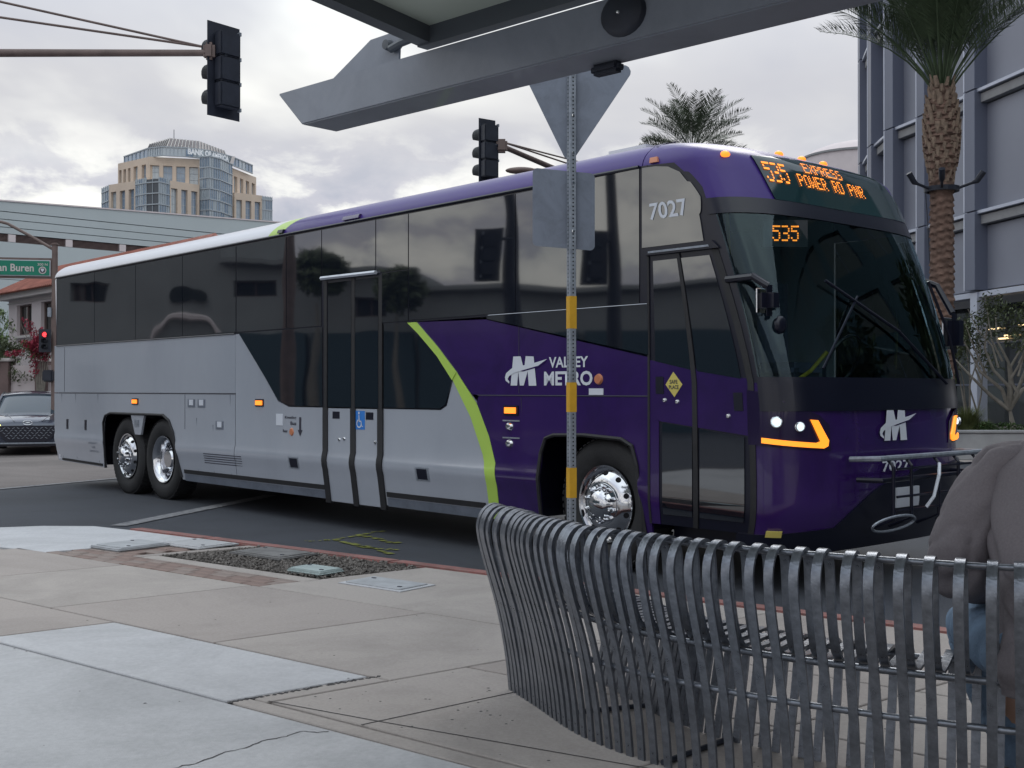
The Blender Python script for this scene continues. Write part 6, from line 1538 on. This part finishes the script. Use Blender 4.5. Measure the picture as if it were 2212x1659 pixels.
# pale-limbed tree in the planter at the right edge
B0 = P(2192, 925, 26.5); B0.z = 0.3
tr = [grow((0, 0, 0), (-.12, 0, .75), .10, rnd, 2, .03)]
tops = [(-1.15, .1, 2.3), (-.75, -.3, 2.6), (-.35, .2, 2.9), (.3, 0, 2.8), (.8, .3, 2.5), (-1.2, .5, 1.9), (.1, -.4, 2.2), (1.2, -.1, 2.2)]
for q in tops: tr.append(grow((-.12, 0, .7), q, .055, rnd, 4, .14)); tr.append(grow(Vector((-.12, 0, .7)).lerp(Vector(q), .5), Vector(q) + Vector((rnd.uniform(-.5, .5), rnd.uniform(-.4, .4), .4)), .028, rnd, 3, .1))
tree('sparse olive tree with pale forked limbs in the planter at the right edge', B0, tr, [(Vector(q) + Vector((0, 0, .1)), (.55, .5, .45), 420) for q in tops], M['leaf_olive'], M['twig'], .055)
B1 = P(2098, 930, 27.5); B1.z = 0.3
tr = [grow((0, 0, 0), (q, 0, z), .03, rnd, 4, .12) for q, z in ((-.5, 2.2), (-.2, 2.8), (.15, 2.5), (.45, 2.0), (-.3, 1.8))]
tree('feathery grey-green tree between the palm trunk and the pale-limbed tree', B1, tr, [((-.35, 0, 2.3), (.5, .5, .6), 900), ((.2, 0, 2.5), (.5, .5, .6), 900), ((.5, .1, 1.9), (.4, .4, .4), 300), ((-.5, .1, 1.6), (.3, .3, .4), 200)], M['leaf_olive'], M['twig'], .055)
B1 = P(2300, 930, 27); B1.z = .3
tree('olive tree just beyond the right edge of the planter', B1, [grow((0, 0, 0), (0, 0, 2.4), .08, rnd)], [((-.6, 0, 2.4), (.8, .8, .9), 1300), ((.5, 0, 2.6), (.9, .9, .9), 1300)], M['leaf_olive'], M['twig'], .055)
# planter wall, grass and low shrubs
pw = thing('planter_wall', 'low pale concrete planter wall behind the front of the coach', 'wall', (14, 24, 0))
under(obj('wall_face', bx((14.2, 24.0, 0.28), (12.4, 0.3, 0.56), None, .02), M['wall_conc'], pw), pw); under(obj('wall_cap', bx((14.2, 24.0, 0.59), (12.5, 0.36, 0.05), None, .01), M['wall_conc'], pw), pw)
sheet('planter_soil', [(8, 24.1), (20.5, 24.1), (20.5, 33), (8, 33)], 0.42, M['soil'])
sheet('far_pavement', [(9, 18.5), (40, 12), (40, 24), (9, 24)], 0.012, M['tan'])
def tuft(label, x, y, z, n, h_, m, sp):
    rr = random.Random(int(x * 100)); t = thing('grass_clump', label, 'grass', (x, y, z)); bm = bmesh.new()
    for k in range(n):
        a = rr.random() * 6.283; r = rr.random() * sp * .4; b = Vector((r * math.cos(a), r * math.sin(a), 0)); o_ = Vector((math.cos(a), math.sin(a), 0)); l_ = h_ * rr.uniform(.6, 1.15); lean = rr.uniform(.1, .9) * sp
        tip = b + o_ * lean + Vector((0, 0, l_)); mid = b + o_ * lean * .3 + Vector((0, 0, l_ * .62)); w = Vector((-o_.y, o_.x, 0)) * .007
        v = [bm.verts.new(p) for p in (b - w, b + w, mid + w, mid - w, tip)]; bm.faces.new(v[:4]); bm.faces.new((v[3], v[2], v[4]))
    tag(obj('blades', bm, m, t), kind='stuff'); return t
q = P(2088, 935, 25.3); tuft('tall green grass clump behind the planter wall next to the palm', q.x, 25.3, .42, 900, .62, M['grass_blade'], .45)
q = P(2122, 935, 26.0); tuft('short pale grass clump right of the tall one in the planter', q.x, 26.0, .42, 350, .35, M['grass_blade'], .3)
for i, (u, w, lab) in enumerate(((2135, .35, 'low green shrub left of two in the planter, nearest the grass'), (2180, .45, 'low green shrub below the pale-limbed tree in the planter'))):
    q = P(u, 930, 24.8); t = thing('shrub', lab, 'shrub', (q.x, 24.8, .42), 0, 'low shrubs in the planter'); bm = bmesh.new(); leaves(bm, (0, 0, .16), (w, .35, .2), 1300, .035, random.Random(i)); tag(obj('foliage', bm, M['leaf_green'], t), kind='stuff')
# left background: bougainvillea, hedge, distant tree
q = P(75, 745, 30.0)
rr = random.Random(3)
t = thing('bougainvillea', 'red flowering bougainvillea spilling over the garden wall', 'shrub', (q.x, 30.2, 0))
bm = bmesh.new()
for u, v_, a, b, n in ((95, 745, .38, .26, 1700), (55, 752, .45, .22, 1100), (85, 770, .35, .15, 500), (118, 755, .3, .2, 500), (72, 795, .12, .28, 220), (30, 763, .3, .1, 160)):
    c = P(u, v_, 30.2) - t.location; leaves(bm, c, (a, .3, b), n, .05, rr)
for k in range(5):
    p0 = P(75 + k * 6, 735, 30.2) - t.location; p1 = P(48 + k * 10, 690 + k * 3, 30.2) - t.location
    for j in range(10): leaves(bm, p0.lerp(p1, j / 9), (.05, .05, .05), 7, .05, rr)
tag(obj('bracts', bm, M['leaf_red'], t), kind='stuff')
bm = bmesh.new()
for u, v_, a, b, n in ((40, 750, .5, .2, 900), (90, 760, .5, .2, 500)): leaves(bm, P(u, v_, 30.3) - t.location, (a, .3, b), n, .05, rr)
tag(obj('leaves', bm, M['leaf_green'], t), kind='stuff')
bm = bmesh.new()
for k in range(6): tube(bm, [P(85, 860, 30.3) - t.location + Vector((0, 0, -.6)), P(75 + k * 6, 770, 30.3) - t.location, P(45 + k * 12, 700 + k * 5, 30.3) - t.location], [.03, .015, .005], 5)
obj('stems', bm, M['twig'], t)
q = P(12, 760, 30.8); t = thing('hedge', 'dark brownish-green hedge top left of the bougainvillea', 'hedge', (q.x, 30.9, 0)); bm = bmesh.new()
leaves(bm, (-.3, 0, q.z), (1.1, .4, .38), 3800, .05, rr); leaves(bm, (.3, 0, q.z - .5), (.7, .3, .4), 900, .05, rr); tag(obj('foliage', bm, M['leaf_olive'], t), kind='stuff')
q = P(-12, 720, 50); tree('light green tree left of the stucco house', (q.x, 50, 0), [([(0, 0, 0), (.1, 0, 2), (0, 0, 4)], .2)], [((-.3, 0, 3.8), (1.15, 1.1, 1.5), 6000), ((0, 0, 2.3), (1.1, 1, 1.0), 3000)], mat('pale_green_leaf', (0.16, 0.22, 0.09), .8, var=.35, vscale=1.5), M['twig'], .11)

# ------------------------------------------------------------------ approaching car
CY = 25.6
car = thing('parked_car', 'dark silver saloon car facing us at the far left behind the coach', 'car', ((60 - 1106) / FPX * CY, CY, 0), math.radians(-71))
car.name = 'saloon_car'
def hull(name, secs, m, par, sm=50, n=9):
    """secs: (x, half width low, half width high, z low, z high, crown)"""
    bm = bmesh.new(); rings = []
    for x, wl_, wh, z0, z1, cr in secs:
        ring = [(x, -wl_, z0)]; 
        ring += [(x, -wl_ - .02 if wl_ > .5 else -wl_, z0 + (z1 - z0) * .35), (x, -(wl_ + wh) / 2 - .01, z0 + (z1 - z0) * .75)]
        for k in range(n): t = -1 + 2 * k / (n - 1); ring.append((x, wh * t, z1 + cr * (1 - t * t)))
        ring += [(x, (wl_ + wh) / 2 + .01, z0 + (z1 - z0) * .75), (x, wl_ + .02 if wl_ > .5 else wl_, z0 + (z1 - z0) * .35), (x, wl_, z0)]
        rings.append(ring)
    loft(bm, rings); bmesh.ops.recalc_face_normals(bm, faces=bm.faces); return obj(name, bm, m, par, sm)
hull('body', [(0.02, .60, .55, .30, .62, .02), (-.06, .78, .70, .24, .70, .03), (-.25, .86, .76, .20, .76, .04), (-.7, .90, .78, .20, .84, .05), (-1.15, .91, .78, .20, .90, .04), (-2.2, .91, .80, .20, .93, .0), (-3.6, .91, .80, .20, .96, .0), (-4.3, .88, .78, .24, .98, .02), (-4.6, .74, .66, .32, .9, .02)], M['car_paint'], car)
hull('windscreen', [(-1.12, .80, .76, .86, .89, .03), (-1.85, .76, .63, .90, 1.33, .04), (-1.95, .76, .62, .90, 1.36, .04)], M['car_glass'], car)
hull('roof', [(-1.80, .67, .61, 1.30, 1.325, .045), (-2.0, .68, .62, 1.30, 1.37, .05), (-2.8, .66, .60, 1.32, 1.39, .05), (-3.5, .60, .52, 1.25, 1.30, .04)], M['car_paint'], car)
hull('side_glass', [(-1.95, .72, .57, .92, 1.34, .03), (-2.8, .73, .58, .92, 1.37, .03), (-3.5, .72, .54, .92, 1.29, .03), (-4.1, .70, .52, .92, 1.0, .02)], M['car_glass'], car)
for s_ in (1, -1):
    obj('roof_pillar', tb([(-1.12, s_ * .80, .90), (-1.85, s_ * .66, 1.33), (-2.2, s_ * .64, 1.38)], .032, 6), M['car_paint'], car)
    obj('mirror', bx((-1.35, s_ * .98, .98), (.12, .2, .13), None, .04), M['car_paint'], car, 50)
    h_ = obj('headlight', bx((-.07, s_ * .70, .66), (.16, .26, .07), Matrix.Rotation(-s_ * .45, 3, 'Z'), .02), M['black'], car)
    obj('daytime_lamp', bx((-.02, s_ * .60, .665), (.05, .10, .05), Matrix.Rotation(-s_ * .3, 3, 'Z'), .01), M['lamp_yellow'] if s_ < 0 else M['amber_led'], car)
    obj('bumper_fin', tb([(.02, s_ * .35, .28), (0.03, s_ * .55, .42), (-.06, s_ * .76, .55)], .018, 5), M['car_paint'], car)
    for x in (-.85, -3.55):
        bm = bmesh.new(); lathe(bm, [(0, .05), (.2, .05), (.21, .09), (.30, .10), (.325, .06), (.33, 0), (.33, -.1), (0, -.1)], 24, (0, 0, 0), 'Y')
        if s_ < 0: bmesh.ops.scale(bm, vec=(1, -1, 1), verts=bm.verts); bmesh.ops.recalc_face_normals(bm, faces=bm.faces)
        o = obj('wheel', bm, M['tyre'], car, 40, (x, s_ * .80, .33)); bm = bmesh.new(); lathe(bm, [(0, s_ * .075), (.19, s_ * .06)], 20, (0, 0, 0), 'Y'); obj('hubcap', bm, M['galv'], o)
bm = bmesh.new(); prism(bm, [(-.66, .66), (.66, .66), (.60, .50), (.42, .31), (-.42, .31), (-.60, .50)], .03); bmesh.ops.transform(bm, matrix=Matrix(((0, 0, 1, .02), (1, 0, 0, 0), (0, 1, 0, 0), (0, 0, 0, 1))), verts=bm.verts); obj('grille', bm, M['black'], car)
bm = bmesh.new()
for r in range(5):
    for c in range(13 - r):
        y = (c - (12 - r) / 2) * .095; z = .61 - r * .055; box(bm, (.055, y, z), (.006, .055, .012), Matrix.Rotation(.5 if (r + c) % 2 else -.5, 3, 'X'))
tag(obj('grille_mesh', bm, M['galv'], car), kind='stuff')
obj('bumper_lip', bx((.03, 0, .275), (.05, 1.15, .035), None, .01), M['galv'], car); obj('lower_intake', bx((-.02, 0, .235), (.08, 1.3, .05)), M['black'], car)
bm = bmesh.new(); tube(bm, [(.03, .095 * math.cos(a), .725 + .045 * math.sin(a)) for a in [2 * PI * k / 20 for k in range(21)]], .008, 5, False)
for y0, y1 in ((-.035, -.05), (.05, .035)): tube(bm, [(.03, y0, .755), (.03, y1, .695)], .008, 5)
tube(bm, [(.03, -.042, .722), (.03, .042, .730)], .007, 5); obj('badge', bm, M['chrome'], car)
for s_ in (-.35, .35): obj('hood_crease', tb([(-.1, s_ * .8, .765), (-.6, s_ * 1.2, .865), (-1.1, s_ * 1.5, .915)], .008, 5), M['car_paint'], car)

# street trees just outside the picture, mirrored in the coach glass
rr = random.Random(77)
for i, (x, y, h_, w_, lab) in enumerate(((13, 2, 7.5, 3.0, 'broad dark street tree beyond the right edge, nearest of three'), (16.5, 9.5, 8.5, 3.2, 'broad dark street tree beyond the right edge, middle of three'), (14.5, 16.5, 8.0, 3.0, 'broad dark street tree beyond the right edge, farthest of three'))):
    tree(lab, (x, y, 0), [([(0, 0, 0), (.1, .1, 2.2), (-.2, 0, 4.5)], .2)], [((-.8, .5, h_ * .65), (w_ * .7, w_ * .7, 2.0), 1600), ((.9, -.6, h_ * .75), (w_ * .6, w_ * .6, 1.8), 1400), ((0, 0, h_ * .5), (w_ * .8, w_ * .8, 1.5), 1200)], M['leaf_olive'], M['twig'], .26)
for i, (x, y, h_, w_, lab) in enumerate(((-30.2, 17.4, 5.9, .9, 'round tree in front of the low end of the arched building'), (-30.2, 20.3, 6.5, .85, 'taller round tree in front of the arched building'))):
    tree(lab, (x, y, 0), [([(0, 0, 0), (.1, .1, 2.2), (0, 0, h_ * .7)], .15)], [((0, 0, h_ - w_), (w_, w_, w_), 2600)], M['leaf_olive'], M['twig'], .2)

for i, (x, y, zc, lab) in enumerate(((-12.0, 11.4, 4.0, 'signal pole beyond the left edge with two heads, mirrored in the coach windows'), (-13.4, 9.5, 4.1, 'signal pole beyond the left edge nearest the camera'))):
    t = thing('signal_pole', lab, 'traffic light', (x, y, 0))
    obj('pole', tb([(0, 0, 0), (-.1 * (1 - i), 0.1, 6.6)], [0.15, 0.11], 12), M['signal_black'], t, 60)
    h_ = signal_head(t, Vector((.25, .45, zc)), Vector((.3, .95, 0)).normalized(), Vector((-.95, .3, 0)).normalized(), 1.0, .55)
    obj('bracket', tb([(0, 0, zc + .3), (.2, .4, zc + .3)], .03), M['signal_black'], t)
    if i == 0: obj('side_arm', tb([(0, 0, 6.0), (0, .9, 6.2), (0, 2.2, 6.6)], .07), M['signal_black'], t)
